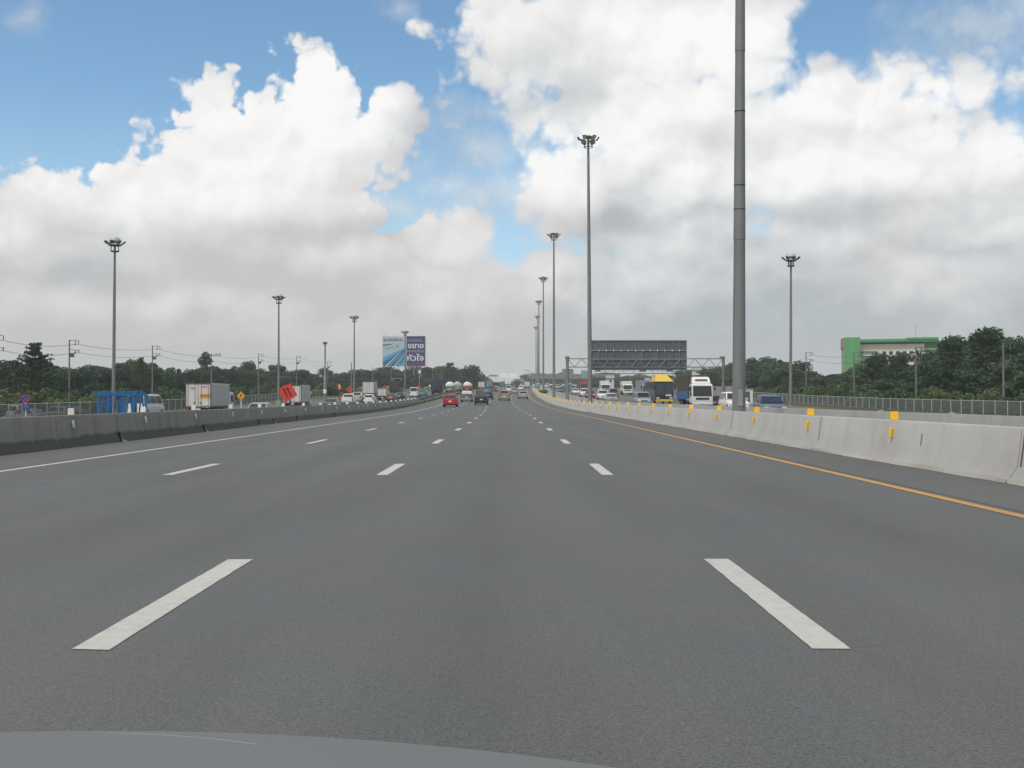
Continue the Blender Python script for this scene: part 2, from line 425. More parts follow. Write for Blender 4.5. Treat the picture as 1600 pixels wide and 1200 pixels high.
# ------------------------------------------------------------------ mesh building
class MB:
    def __init__(self): self.v = []; self.f = []
    def quad(self, a, b, c, d):
        n = len(self.v); self.v += [tuple(a), tuple(b), tuple(c), tuple(d)]; self.f.append((n, n+1, n+2, n+3)); return self
    def poly(self, pts):
        n = len(self.v); self.v += [tuple(p) for p in pts]; self.f.append(tuple(range(n, n + len(pts)))); return self
    def box(self, c, s, top=(1, 1), rot=None):
        n = len(self.v); hx, hy, hz = s[0]/2, s[1]/2, s[2]/2
        P = []
        for z, kx, ky in ((-hz, 1, 1), (hz, top[0], top[1])):
            P += [(-hx*kx, -hy*ky, z), (hx*kx, -hy*ky, z), (hx*kx, hy*ky, z), (-hx*kx, hy*ky, z)]
        if rot is not None: P = [tuple(rot @ Vector(q)) for q in P]
        self.v += [(q[0]+c[0], q[1]+c[1], q[2]+c[2]) for q in P]
        self.f += [(n, n+3, n+2, n+1), (n+4, n+5, n+6, n+7), (n, n+1, n+5, n+4), (n+1, n+2, n+6, n+5), (n+2, n+3, n+7, n+6), (n+3, n, n+4, n+7)]
        return self
    def tube(self, p0, p1, r0, r1=None, n=8, caps=True):
        r1 = r0 if r1 is None else r1
        p0, p1 = Vector(p0), Vector(p1); ax = (p1 - p0).normalized()
        up = Vector((0, 0, 1)) if abs(ax.z) < 0.95 else Vector((1, 0, 0))
        e1 = ax.cross(up).normalized(); e2 = ax.cross(e1)
        k = len(self.v)
        for p, r in ((p0, r0), (p1, r1)):
            for i in range(n):
                a = 2 * math.pi * i / n
                self.v.append(tuple(p + e1 * (r * math.cos(a)) + e2 * (r * math.sin(a))))
        for i in range(n):
            j = (i + 1) % n
            self.f.append((k+i, k+n+i, k+n+j, k+j))
        if caps:
            self.f.append(tuple(k+i for i in range(n))); self.f.append(tuple(k+n+i for i in reversed(range(n))))
        return self
    def lathe(self, prof, n=12, cx=0, cy=0):
        k = len(self.v)
        for r, z in prof:
            for i in range(n):
                a = 2 * math.pi * i / n
                self.v.append((cx + r * math.cos(a), cy + r * math.sin(a), z))
        for j in range(len(prof) - 1):
            for i in range(n):
                i2 = (i + 1) % n
                self.f.append((k+j*n+i, k+j*n+i2, k+(j+1)*n+i2, k+(j+1)*n+i))
        self.f.append(tuple(k+i for i in reversed(range(n))))
        self.f.append(tuple(k+(len(prof)-1)*n+i for i in range(n)))
        return self
    def loft(self, secs, closed=True, caps=True):
        """list of sections, each a list of 3-D points of equal count"""
        k = len(self.v); n = len(secs[0])
        for s in secs: self.v += [tuple(p) for p in s]
        for j in range(len(secs) - 1):
            for i in range(n if closed else n - 1):
                i2 = (i + 1) % n
                self.f.append((k+j*n+i, k+j*n+i2, k+(j+1)*n+i2, k+(j+1)*n+i))
        if caps and closed:
            self.f.append(tuple(k+i for i in reversed(range(n))))
            self.f.append(tuple(k+(len(secs)-1)*n+i for i in range(n)))
        return self
    def prism(self, prof, x0, x1):
        """profile in the y-z plane, extruded along x"""
        return self.loft([[(x0, y, z) for y, z in prof], [(x1, y, z) for y, z in prof]])
    def mesh(self, name, m, bevel=0.0, smooth=False, seg=2):
        me = bpy.data.meshes.new(name)
        me.from_pydata(self.v, [], self.f)
        bm = bmesh.new(); bm.from_mesh(me)
        bmesh.ops.recalc_face_normals(bm, faces=bm.faces)
        if bevel:
            ed = [e for e in bm.edges if len(e.link_faces) == 2 and e.calc_face_angle(0) > R(25)]
            bmesh.ops.bevel(bm, geom=ed, offset=bevel, segments=seg, affect='EDGES', clamp_overlap=True)
        bm.to_mesh(me); bm.free()
        if smooth:
            for p in me.polygons: p.use_smooth = True
            me.set_sharp_from_angle(angle=R(38))
        me.materials.append(m)
        return me
    def build(self, name, m, parent=None, loc=(0, 0, 0), rot=(0, 0, 0), bevel=0.0, smooth=False, seg=2):
        return link(name, self.mesh(name, m, bevel, smooth, seg), parent, loc, rot)

def link(name, data, parent=None, loc=(0, 0, 0), rot=(0, 0, 0), scale=None):
    o = bpy.data.objects.new(name, data); COL.objects.link(o)
    o.location = loc; o.rotation_euler = rot
    if scale: o.scale = scale
    if parent is not None: o.parent = parent
    return o
def tag(o, label, cat, group=None, kind=None):
    if label: o['label'] = label
    if cat: o['category'] = cat
    if group: o['group'] = group
    if kind: o['kind'] = kind
    return o
def thing(name, label, cat, loc=(0, 0, 0), rz=0.0, group=None):
    o = link(name, None, None, loc, (0, 0, rz)); o.empty_display_size = 0.3
    return tag(o, label, cat, group)
CACHE = {}
def cpart(key, name, parent, m, fn, loc=(0, 0, 0), rot=(0, 0, 0), bevel=0.0, smooth=False, seg=2):
    """a part whose mesh is shared by everything built with the same key"""
    k = (key, name if not isinstance(key, tuple) else None, m.name)
    if k not in CACHE:
        mb = MB(); fn(mb); CACHE[k] = mb.mesh(name, m, bevel, smooth, seg)
    return link(name, CACHE[k], parent, loc, rot)
KIDS = {}
def copy_tree(o, loc=None, rz=None, label=None):
    kids = list(o.children)
    c = o.copy(); COL.objects.link(c)
    if loc is not None: c.location = loc
    if rz is not None: c.rotation_euler = (c.rotation_euler[0], c.rotation_euler[1], rz)
    if label: c['label'] = label
    for ch in kids:
        d = ch.copy(); COL.objects.link(d); d.parent = c
        for g in list(ch.children):
            e = g.copy(); COL.objects.link(e); e.parent = d
    return c
def structure(o):
    o['kind'] = 'structure'; return o

M_STEEL = mat('galvanised steel', (0.33, 0.35, 0.35), 0.5, 0.6, var=0.25, vscale=2.0)
M_MAST = mat('mast steel', (0.20, 0.215, 0.215), 0.6, 0.35, var=0.22, vscale=0.9, streak=0.35, streak_scale=3.0, streak_col=(0.12, 0.10, 0.09))
M_DARKSTEEL = mat('dark steel', (0.075, 0.085, 0.085), 0.55, 0.5, var=0.2)
M_LAMPGREY = mat('lamp housing', (0.10, 0.12, 0.12), 0.45, 0.4)
M_LAMPGLASS = mat('lamp glass', (0.45, 0.5, 0.5), 0.15, 0.0)
M_BLACK = mat('black plastic', (0.012, 0.012, 0.013), 0.55)
M_RUBBER = mat('tyre rubber', (0.014, 0.014, 0.014), 0.85)
M_RIM = mat('wheel rim', (0.30, 0.31, 0.32), 0.35, 0.7)
M_GLASS = mat('vehicle glass', (0.012, 0.016, 0.018), 0.08, spec=0.7)
M_GLASSBLUE = mat('tinted windscreen', (0.016, 0.032, 0.055), 0.10, spec=0.6)
M_TAIL = mat('tail light lens', (0.33, 0.012, 0.012), 0.25)
M_HEAD = mat('headlight lens', (0.6, 0.62, 0.62), 0.12)
M_AMBERLENS = mat('indicator lens', (0.6, 0.22, 0.02), 0.3)
M_PLATE = mat('number plate', (0.62, 0.62, 0.58), 0.5)
M_CHROME = mat('bright trim', (0.5, 0.5, 0.5), 0.2, 0.9)
M_WHITE = mat('white sign paint', (0.72, 0.72, 0.70), 0.5, var=0.06, vscale=2.0)
M_AMBER = mat('amber reflector', (0.95, 0.56, 0.012), 0.4, var=0.08, vscale=20.0)
M_CHASSIS = mat('chassis', (0.025, 0.025, 0.025), 0.7)
M_WOODPOLE = mat('pole concrete', (0.16, 0.155, 0.145), 0.85, var=0.2, vscale=2.0, streak=0.3)
M_WIRE = mat('cable', (0.03, 0.03, 0.032), 0.6)

# ------------------------------------------------------------------ ground and roads
DS = [-60, -40, -20, -10, 0, 5, 10, 15, 20, 25, 30, 35, 40, 45, 50, 55, 60, 65, 70, 75, 80, 85] + list(range(90, 320, 6)) + list(range(324, 620, 12)) + list(range(630, 1010, 20)) + [1040, 1080, 1130, 1200, 1300]
def strip(name, ul, ur, lift, m, d0=-60, d1=1300, nx=6, off=0.0):
    """a road sheet between two lateral offsets (numbers or functions of D)"""
    fl = ul if callable(ul) else (lambda d: ul)
    fr = ur if callable(ur) else (lambda d: ur)
    mb = MB(); ds = [d for d in DS if d0 < d < d1]; ds = [d0] + ds + [d1]
    k = nx + 1
    for d in ds:
        for i in range(k):
            x = cxf(d) + fl(d) + (fr(d) - fl(d)) * i / nx
            mb.v.append((x, d, gz(x, d) + lift))
    for j in range(len(ds) - 1):
        for i in range(nx):
            mb.f.append((j*k+i, j*k+i+1, (j+1)*k+i+1, (j+1)*k+i))
    return structure(mb.build(name, m, smooth=True))

def terrain():
    xs = [-6000, -2500, -1200, -600, -320, -180, -120, -90, -70, -58, -50, -45.5, -43.8, -42.3, -40, -37, -34, -31, -28, -25, -22, -19.5, -17, -15.5, -14.4, -13.4, -12.6, -11.8, -9, -6, 0, 4, 7, 9, 11, 13, 17, 22, 26, 27.5, 29, 30.5, 32, 34, 38, 43, 48, 54, 62, 75, 100, 140, 220, 400, 800, 1600, 3000, 6000]
    ds = [-400, -150, -80] + DS + [1500, 1900, 2600, 3500, 5000, 8000]
    mb = MB(); k = len(xs)
    for d in ds:
        for x in xs:
            X = x + cxf(d) if abs(x) < 50 else x
            mb.v.append((X, d, gz(X, d) - 0.07))
    for j in range(len(ds) - 1):
        for i in range(k - 1):
            mb.f.append((j*k+i, j*k+i+1, (j+1)*k+i+1, (j+1)*k+i))
    m = bpy.data.materials.new('verge soil and grass'); m.use_nodes = True
    b = NB(m.node_tree); p = m.node_tree.nodes['Principled BSDF']
    pos = b.n('ShaderNodeNewGeometry').outputs['Position']
    n1 = b.noise(pos, 0.12, 6.0, 0.65); n2 = b.noise(pos, 2.4, 6.0, 0.7)
    c = b.mix(b.ramp(b.m('ADD', b.m('MULTIPLY', n1, 0.6), b.m('MULTIPLY', n2, 0.4)), 0.42, 0.6), (0.055, 0.085, 0.022, 1), (0.13, 0.115, 0.075, 1))
    c = b.v('SCALE', c, s=b.m('MULTIPLY_ADD', n2, 0.8, 0.6))
    b.put(p.inputs['Base Color'], c); p.inputs['Roughness'].default_value = 0.95
    p.inputs['Specular IOR Level'].default_value = 0.1
    return structure(mb.build('ground', m, smooth=True))
terrain()
A_MAIN = asphalt('main carriageway asphalt', 0.092, lanes=(-2.03, 3.6))
A_SHOULDER = asphalt('hard shoulder asphalt', 0.092, warm=0.006)
A_OUT = asphalt('outer road asphalt', 0.09, warm=0.004)
L_EDGE = -11.35
strip('road', L_EDGE - 0.2, 7.55, 0.0, A_MAIN, nx=8)
shr = strip('road_shoulder', L_EDGE - 0.2, -8.62, 0.004, A_SHOULDER, nx=2)
strip('road_shoulder', 5.5, 7.55, 0.004, A_SHOULDER, nx=2)
strip('median_strip', 7.7, 11.9, 0.02, concrete('median concrete', (0.25, 0.245, 0.23), (0.12, 0.11, 0.09), 0.4), nx=2)
strip('opposite_road', 12.0, 26.8, 0.0, A_OUT, nx=5)
def out_r(d): return -17.5 if d < 120 else -17.5 + (d - 120) / 170.0 * 5.0 if d < 290 else -12.5
def out_l(d): return -37.5 if d < 150 else max(-37.5 + (d - 150) * 0.075, -37.5) if d < 330 else min(-24.0 + (d - 330) * 0.05, -14.0)
strip('outer_road', out_l, out_r, 0.0, A_OUT, nx=5, d1=560)
strip('service_road', 33.5, 41.5, 0.0, asphalt('service road asphalt', 0.11, warm=0.01), nx=3, d1=560)

P_WHITE = paint_mat('white road paint', (0.42, 0.41, 0.38), 0.18)
P_YELLOW = paint_mat('yellow road paint', (0.44, 0.235, 0.05), 0.35)
def line(name, u, w, m, d0, d1, lift, parent=None):
    mb = MB(); ds = [d0] + [d for d in DS if d0 < d < d1] + [d1]
    short = d1 - d0 < 4 and d0 < 60
    if short:                                     # a single dash: sprayed edges waver, ends are not quite square
        n = 26 if d0 < 25 else 8
        ds = [d0 + (d1 - d0) * i / n for i in range(n + 1)]
    for j, d in enumerate(ds):
        for s in (-1, 1):
            x = cxf(d) + u + s * (w / 2 + (random.gauss(0, 0.0014) if short else 0))
            dd = d + (random.uniform(-0.025, 0.025) if short and j in (0, len(ds) - 1) else 0)
            mb.v.append((x, dd, gz(x, dd) + lift))
    for j in range(len(ds) - 1):
        mb.f.append((2*j, 2*j+1, 2*j+3, 2*j+2))
    return mb.build(name, m, parent)
structure(line('edge_line', -8.5, 0.15, P_WHITE, -30, 420, 0.005))
structure(line('edge_line', 5.3, 0.15, P_YELLOW, -30, 700, 0.005))
structure(line('edge_line', 25.6, 0.15, P_WHITE, 30, 400, 0.012))
structure(line('edge_line', -18.3, 0.15, P_WHITE, 20, 120, 0.012))
for u in (1.57, -2.03, -5.45):
    for k in range(-2, 34):
        d0 = 5.26 + 12 * k
        w = 0.185 if u > -5 else 0.17
        structure(line('lane_marking', u, w, P_WHITE, d0, d0 + 2.95, 0.004 if d0 < 75 else 0.006))
for u in (16.2, 19.6, 22.9):
    for k in range(3, 22):
        structure(line('lane_marking', u, 0.15, P_WHITE, 12 * k, 12 * k + 3, 0.009))
for u in (-24.5, -31.0):
    for k in range(3, 16):
        structure(line('lane_marking', u, 0.15, P_WHITE, 12 * k, 12 * k + 3, 0.009))

# ------------------------------------------------------------------ concrete barriers
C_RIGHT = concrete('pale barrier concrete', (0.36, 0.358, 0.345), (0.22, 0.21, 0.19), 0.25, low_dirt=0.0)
C_TOE = concrete('barrier toe concrete', (0.35, 0.34, 0.31), (0.2, 0.18, 0.14), 0.45)
C_FARBAR = concrete('grey barrier concrete', (0.25, 0.255, 0.25), (0.16, 0.155, 0.14), 0.35)
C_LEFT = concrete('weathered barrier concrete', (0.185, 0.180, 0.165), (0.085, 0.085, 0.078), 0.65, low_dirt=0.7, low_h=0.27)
M_JOINT = mat('joint filler', (0.045, 0.042, 0.038), 0.9)
M_STAIN = mat('rust stain', (0.11, 0.085, 0.065), 0.9)

def barrier(name, label, cat, ufn, side, m, d0, d1, refl_m, refl_ds, height=0.8, step=10.0, side_refl=True, toe_m=None, group=None):
    """jersey barrier: side = +1 when its road face looks towards -u"""
    root = thing(name, label, cat, (cxf(d0) + ufn(d0), d0, gz(cxf(d0) + ufn(d0), d0)), 0, group)
    inv = root.location.copy()
    prof = [(0.0, 0.0), (0.02, 0.07), (0.14, 0.25), (0.21, height - 0.02), (0.23, height), (0.42, height), (0.44, height - 0.02), (0.51, 0.25), (0.63, 0.07), (0.65, 0.0)]
    d = d0
    while d < d1 - 0.5:
        e = min(d + step, d1)
        n = 5 if e < 120 else 2
        secs = []
        for i in range(n + 1):
            q = d + 0.012 + (e - d - 0.024) * i / n
            secs.append([(cxf(q) + ufn(q) + side * o - inv.x, q - inv.y, z_main(q) + z - inv.z) for o, z in prof])
        # own origin at the foot of the panel, so that dirt follows the ground
        bx, by = cxf(d) + ufn(d) - inv.x, d - inv.y
        bz = z_main(d) - inv.z
        secs = [[(p[0] - bx, p[1] - by, p[2] - bz) for p in s] for s in secs]
        mb = MB().loft(secs)
        mb.build('barrier_panel', m, root, (bx, by, bz), smooth=True)
        d = e
    for q in refl_ds:
        x = cxf(q) + ufn(q) + side * 0.30 - inv.x
        zz = z_main(q) - inv.z
        def topr(mb): mb.box((0, 0, 0.085), (0.17, 0.035, 0.17), top=(0.92, 1)); mb.box((0, 0.02, 0.01), (0.12, 0.08, 0.02))
        o = cpart(('top_reflector',), 'reflector', root, refl_m, topr, (x, q - inv.y, zz + height), bevel=0.012)
        o.rotation_euler = (R(random.uniform(-4, 4)), R(random.uniform(-3, 3)), R(random.uniform(-8, 8)))
        if side_refl:
            def sider(mb): mb.box((0, 0, 0), (0.05, 0.11, 0.19))
            o = cpart(('side_reflector',), 'reflector', root, refl_m, sider, (cxf(q) + ufn(q) + side * (0.175 if height > .7 else .15) - inv.x - side * 0.015, q - 0.25 - inv.y, zz + 0.57), bevel=0.012)
            o.rotation_euler = (0, side * R(7), side * R(-62))
    return root, inv
bar_r, inv_r = barrier('concrete_barrier', 'pale concrete barrier with amber reflectors beside the yellow edge line', 'barrier',
    lambda d: 7.14, 1, C_RIGHT, -35, 640, M_AMBER, [20.9 + 5.85 * k for k in range(-3, 45)], step=10.1)
# lighter splash-apron of mortar along the foot, in the same lengths
d = -35.0; k = 0
while d < 300:
    e = d + 10.1
    secs = []
    n = 14 if e < 80 else 4
    for i in range(n + 1):
        q = d + 0.02 + (e - d - 0.04) * i / n
        x = cxf(q) + 7.14 - inv_r.x
        w = random.uniform(0.015, 0.075)
        secs.append([(x - w, q - inv_r.y, z_main(q) + 0.008 - inv_r.z), (x - 0.012, q - inv_r.y, z_main(q) + random.uniform(0.05, 0.09) - inv_r.z), (x + 0.03, q - inv_r.y, z_main(q) + 0.02 - inv_r.z)])
    MB().loft(secs).build('mortar_apron', C_TOE, bar_r, smooth=True)
    d = e
# joint filler and rust runs
for q, w, z0, z1 in [(15.4, 0.05, 0.24, 0.79), (25.5, 0.035, 0.22, 0.79), (35.6, 0.03, 0.22, 0.79), (19.2, 0.04, 0.38, 0.6)]:
    x = cxf(q) + 7.14 - inv_r.x
    def xo(z): return 0.14 + (z - 0.25) / 0.53 * 0.07 - 0.003
    y = q - inv_r.y - 0.1 if z0 > 0.3 else q - inv_r.y - 0.3
    y = q - inv_r.y
    MB().quad((x + xo(z0), y - w/2, z0), (x + xo(z0), y + w/2, z0), (x + xo(z1), y + w/2, z1), (x + xo(z1), y - w/2, z1)).build('joint_stain', M_STAIN if w > 0.036 else M_JOINT, bar_r)
barrier('concrete_barrier', 'grey concrete barrier behind the tall light masts, edging the oncoming traffic', 'barrier',
    lambda d: 11.75, 1, C_FARBAR, -10, 640, M_WHITE, [], step=10.0)
def lu(d): return -10.8 - 0.7 * sstep(20, 62, d) - 0.2 * sstep(60, 150, d)
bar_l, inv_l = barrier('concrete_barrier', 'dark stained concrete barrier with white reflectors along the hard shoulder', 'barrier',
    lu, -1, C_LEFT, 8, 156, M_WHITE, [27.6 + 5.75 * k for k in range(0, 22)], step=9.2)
M_PATCH = concrete('mortar patch', (0.17, 0.155, 0.135), (0.09, 0.08, 0.07), 0.5)
for q in (30.6, 39.7, 49.4, 52.7, 59.0, 72.0):
    x = cxf(q) + lu(q) - inv_l.x
    mb = MB()
    mb.loft([[(x - 0.05, q - inv_l.y - .1, .26), (x + .02, q - inv_l.y - .14, .07), (x + .10, q - inv_l.y - .3, 0.005)],
             [(x - 0.135, q - inv_l.y - .02, .27), (x + .0, q - inv_l.y, .075), (x + .14, q - inv_l.y, .005)],
             [(x - 0.135, q - inv_l.y + .05, .27), (x + .0, q - inv_l.y + .08, .075), (x + .09, q - inv_l.y + .2, .005)]], closed=False, caps=False)
    mb.build('mortar_patch', M_PATCH, bar_l)
    MB().quad((x - .145, q - inv_l.y - .03, .27), (x - .145, q - inv_l.y + .03, .27), (x - .205, q - inv_l.y + .03, .78), (x - .205, q - inv_l.y - .03, .78)).build('joint_stain', M_PATCH, bar_l)

# ------------------------------------------------------------------ tall light masts
def mast(px, d, h, style, label, group, x=None, lean=0.0, base_r=None):
    X = at(px, d) if x is None else x
    root = thing('light_mast', label, 'light mast', (X, d, gz(X, d) - 0.05), 0, group)
    root.rotation_euler = (0, lean, 0.0)
    br = base_r or (0.275 if style == 'tall' else 0.19)
    tr = 0.13 if style == 'tall' else 0.10
    # slip-jointed tapered sections
    n = 4 if style == 'tall' else 2
    for i in range(n):
        z0, z1 = h * i / n, h * (i + 1) / n
        r0 = br + (tr - br) * i / n; r1 = br + (tr - br) * (i + 1) / n
        MB().lathe([(r0 + 0.012, z0), (r1 + 0.0, z1 - 0.02), (r1, z1 + 0.02 if i < n - 1 else z1)], 16).build('mast_section', M_MAST, root, smooth=True)
    MB().lathe([(br + 0.2, 0.0), (br + 0.2, 0.09), (br + .03, 0.09)], 16).build('base_flange', M_STEEL, root)
    if d < 50:
        for zb in (9.1, 10.1, 13.2):
            rr = br + (tr - br) * zb / h
            MB().lathe([(rr + .002, zb), (rr + .014, zb + .02), (rr + .014, zb + .07), (rr + .002, zb + .09)], 16).build('joint_band', M_DARKSTEEL, root, smooth=True)
        MB().box((0, -br - .0, 1.3), (.22, .05, .7)).build('access_door', M_STEEL, root, bevel=.02)
    if style != 'tall':
        MB().box((0, 0, 0.25), (0.8, 0.8, 0.95), top=(.92, .92)).build('concrete_footing', C_FARBAR, root, bevel=0.02)
    if style == 'tall':
        def crown(mb):
            mb.lathe([(0.05, -0.15), (0.55, -0.1), (0.58, 0.0), (0.38, 0.15), (0.10, 0.22)], 14)
        cpart(('crown_tall',), 'head_cap', root, M_LAMPGREY, crown, (0, 0, h + 0.25), smooth=True)
        def ring(mb):
            k = 16
            for rr, zz in ((0.52, -1.15), (0.52, -0.55)):
                pts = [(rr * math.cos(2*math.pi*i/k), rr * math.sin(2*math.pi*i/k), zz) for i in range(k)]
                for i in range(k): mb.tube(pts[i], pts[(i+1) % k], 0.035, n=5)
            for i in range(6):
                a = 2 * math.pi * i / 6 + .3
                mb.tube((0.52*math.cos(a), 0.52*math.sin(a), -1.15), (0.5*math.cos(a), 0.5*math.sin(a), -0.05), 0.035, n=5)
            for i in range(3):
                a = 2 * math.pi * i / 3 + .3
                mb.tube((0.1*math.cos(a), 0.1*math.sin(a), -0.85), (0.52*math.cos(a), 0.52*math.sin(a), -1.15), 0.03, n=5)
        cpart(('ring_tall',), 'head_ring', root, M_LAMPGREY, ring, (0, 0, h + 0.2))
        def lampb(mb):
            mb.box((0, 0, 0), (0.42, 0.18, 0.46), top=(1.15, 1.0)); mb.tube((0, 0.1, -0.2), (0, 0.62, -0.55), 0.03, n=5)
        def lens(mb): mb.box((0, -0.095, 0), (0.36, 0.015, 0.38))
        spots = [(i * 60 + 4, 1.12, -0.14, 36) for i in range(6)] + [(i * 90 + 40, 0.78, -0.56, 58) for i in range(4)]
        for a, r, z, tilt in spots:
            A = R(a)
            l = cpart(('flood_tall',), 'floodlight', root, M_LAMPGREY, lampb, (r * math.cos(A), r * math.sin(A), h + 0.2 + z), bevel=0.02)
            l.rotation_euler = (R(tilt), 0, A + R(90))
            cpart(('flood_lens',), 'lens', l, M_LAMPGLASS, lens)
    else:
        def dome(mb): mb.lathe([(0.50, -0.18), (0.58, -0.05), (0.54, 0.14), (0.40, 0.30), (0.15, 0.38)], 14)
        cpart(('dome',), 'head_cap', root, mat('pale dome', (0.38, 0.42, 0.40), 0.5), dome, (0, 0, h + 0.34), smooth=True)
        def cage(mb):
            mb.lathe([(0.10, -1.0), (0.42, -0.95), (0.42, -0.85), (0.12, -0.8)], 10)
            for i in range(4):
                a = 2 * math.pi * i / 4 + .4
                mb.tube((0.38*math.cos(a), 0.38*math.sin(a), -0.9), (0.32*math.cos(a), 0.32*math.sin(a), -0.25), 0.05, n=5)
            mb.lathe([(0.1, -0.42), (0.62, -0.34), (0.62, -0.26), (0.1, -0.3)], 14)
        cpart(('cage',), 'head_ring', root, M_LAMPGREY, cage, (0, 0, h + 0.15))
        def arm(mb):
            mb.tube((0, 0.6, -0.2), (0, 0.1, -0.12), 0.035, n=5)
            mb.box((0, -0.10, 0.02), (0.30, 0.46, 0.12), top=(0.7, 0.8), rot=Matrix.Rotation(R(-38), 3, 'X'))
        for i in range(8):
            A = R(i * 45 + 4)
            l = cpart(('dome_lamp',), 'floodlight', root, M_LAMPGREY, arm, (0.78 * math.cos(A), 0.78 * math.sin(A), h + 0.10), bevel=0.015)
            l.rotation_euler = (0, 0, A + R(90))
    return root
GT = 'tall floodlight masts along the median'
mast(1154.5, 45, 31.5, 'tall', 'huge grey light mast rising behind the pale barrier and out of view at the top', GT, lean=0.006)
mast(922, 127, 31.6, 'tall', 'tall light mast with its whole floodlight head in view beside the grey sign panel', GT, lean=-0.006)
mast(865.5, 207, 31.3, 'tall', 'light mast second in height among the masts that show their heads', GT)
mast(849, 287, 30.6, 'tall', 'light mast third in height among the masts that show their heads', GT)
mast(842, 367, 30.3, 'tall', 'slim distant light mast, fourth in height of those showing their heads', GT)
mast(840, 447, 30.0, 'tall', 'slim distant light mast close against the farthest one', GT)
mast(837.5, 527, 29.5, 'tall', 'shortest looking of the median light masts, far down the road', GT)
GD = 'domed light masts on the verges'
mast(178, 108.7, 17.25, 'dome', 'domed light mast standing by the blue steel trestles', GD, lean=0.004)
mast(435.5, 165, 16.3, 'dome', 'domed light mast behind the red diamond sign', GD)
mast(553.5, 218, 16.2, 'dome', 'domed light mast between the box trucks and the billboard', GD)
mast(633, 265, 15.2, 'dome', 'domed light mast standing in front of the billboard', GD)
mast(1235.5, 121, 17.1, 'dome', 'domed light mast beside the dark blue oncoming car', GD, lean=0.006)

# floodlight pole with a square head
X = at(508, 205)
p = thing('floodlight_pole', 'thick grey pole with small square lamp head and white board at its foot', 'lamp post', (X, 205, gz(X, 205) - 0.05))
MB().lathe([(0.30, 0), (0.24, 4.5), (0.16, 4.6), (0.14, 10.6)], 10).build('pole', M_MAST, p, smooth=True)
MB().box((0, 0, 10.75), (0.75, 0.5, 0.42)).build('lamp_head', M_LAMPGREY, p, bevel=0.03)
MB().box((0, 0, 10.35), (0.5, 0.35, 0.2)).build('bracket', M_STEEL, p)
MB().box((0, -0.34, 1.6), (0.62, 0.03, 0.8)).build('notice_board', M_WHITE, p)

# ------------------------------------------------------------------ fences
M_MESH = mat('chain link mesh', (0.16, 0.18, 0.17), 0.7, 0.3, alpha=0.5)
M_FPOST = mat('fence post', (0.40, 0.43, 0.41), 0.7, 0.1, var=0.2)
def fence(name, label, x0, d0, d1, h, base, group, sgn):
    root = thing('chain_link_fence', label, 'fence', (x0, d0, gz(x0, d0)), 0, group)
    z0 = root.location.z
    n = int((d1 - d0) / 2.5)
    for i in range(n + 1):
        d = d0 + 2.5 * i
        z = gz(x0, d) + base - z0 - 0.08
        def post(mb): mb.tube((0, 0, 0), (0, 0, h + 0.12), 0.045, n=6)
        cpart(('fpost', h), 'post', root, M_FPOST, post, (0, d - d0, z), (R(random.uniform(-1, 1)), R(random.uniform(-1, 1)), 0))
        if i < n:
            zn = gz(x0, d + 2.5) + base - z0 - 0.08
            sl = math.atan2(zn - z, 2.5)
            def panel(mb): mb.box((0, 1.25, h / 2 + 0.08), (0.012, 2.44, h - 0.10))
            cpart(('fpanel', h), 'mesh_panel', root, M_MESH, panel, (0, d - d0, z), (sl, 0, 0))
            def rail(mb): mb.tube((0, 0.03, h + 0.05), (0, 2.47, h + 0.05), 0.03, n=5); 
            cpart(('frail', h), 'rail', root, M_FPOST, rail, (0, d - d0, z), (sl, 0, 0))
    return root
fence('fence', 'grey chain link fence in front of the shrubs and dark trees, behind the blue trestles', -41.5, 60, 330, 1.35, 0.0, None, -1)
fence('fence', 'pale grey chain link fence on a low brown wall below the green building', 45.0, 60, 330, 1.25, 0.28, None, 1)
# low wall under the far fence
C_BROWN = concrete('brown wall concrete', (0.14, 0.125, 0.11), (0.07, 0.06, 0.05), 0.5)
w = thing('retaining_wall', 'low brown concrete wall under the fence below the green building', 'wall', (45.0, 50, gz(45, 50)))
zz = w.location.z
for i in range(26):
    a, c = 50 + i * 10, 50 + (i + 1) * 10 - 0.04
    MB().loft([[(-0.12, q - 50, gz(45, q) - zz - 0.3), (0.12, q - 50, gz(45, q) - zz - 0.3), (0.12, q - 50, gz(45, q) - zz + 0.27), (-0.12, q - 50, gz(45, q) - zz + 0.27)] for q in (a, (a + c) / 2, c)]).build('wall_panel', C_BROWN, w)

# white marker posts and boxes seen over the oncoming barrier
GB = 'small concrete marker blocks along the far side'
for px, d, lab in [(1377, 95, 'small concrete block on the verge below the green building tower'), (1488, 88, 'small concrete block on the verge under the tall dark trees'), (1162, 150, 'pale concrete block behind the dark blue oncoming car')]:
    X = at(px, d)
    t = thing('marker_block', lab, 'marker block', (X, d, gz(X, d) - 0.03), 0, GB)
    MB().box((0, 0, 0.35), (0.42, 0.42, 0.75), top=(0.9, 0.9)).build('block', C_TOE, t, bevel=0.02)
    MB().tube((0, 0, 0.72), (0, 0, 0.86), 0.05, n=8).build('cap_pin', M_STEEL, t)

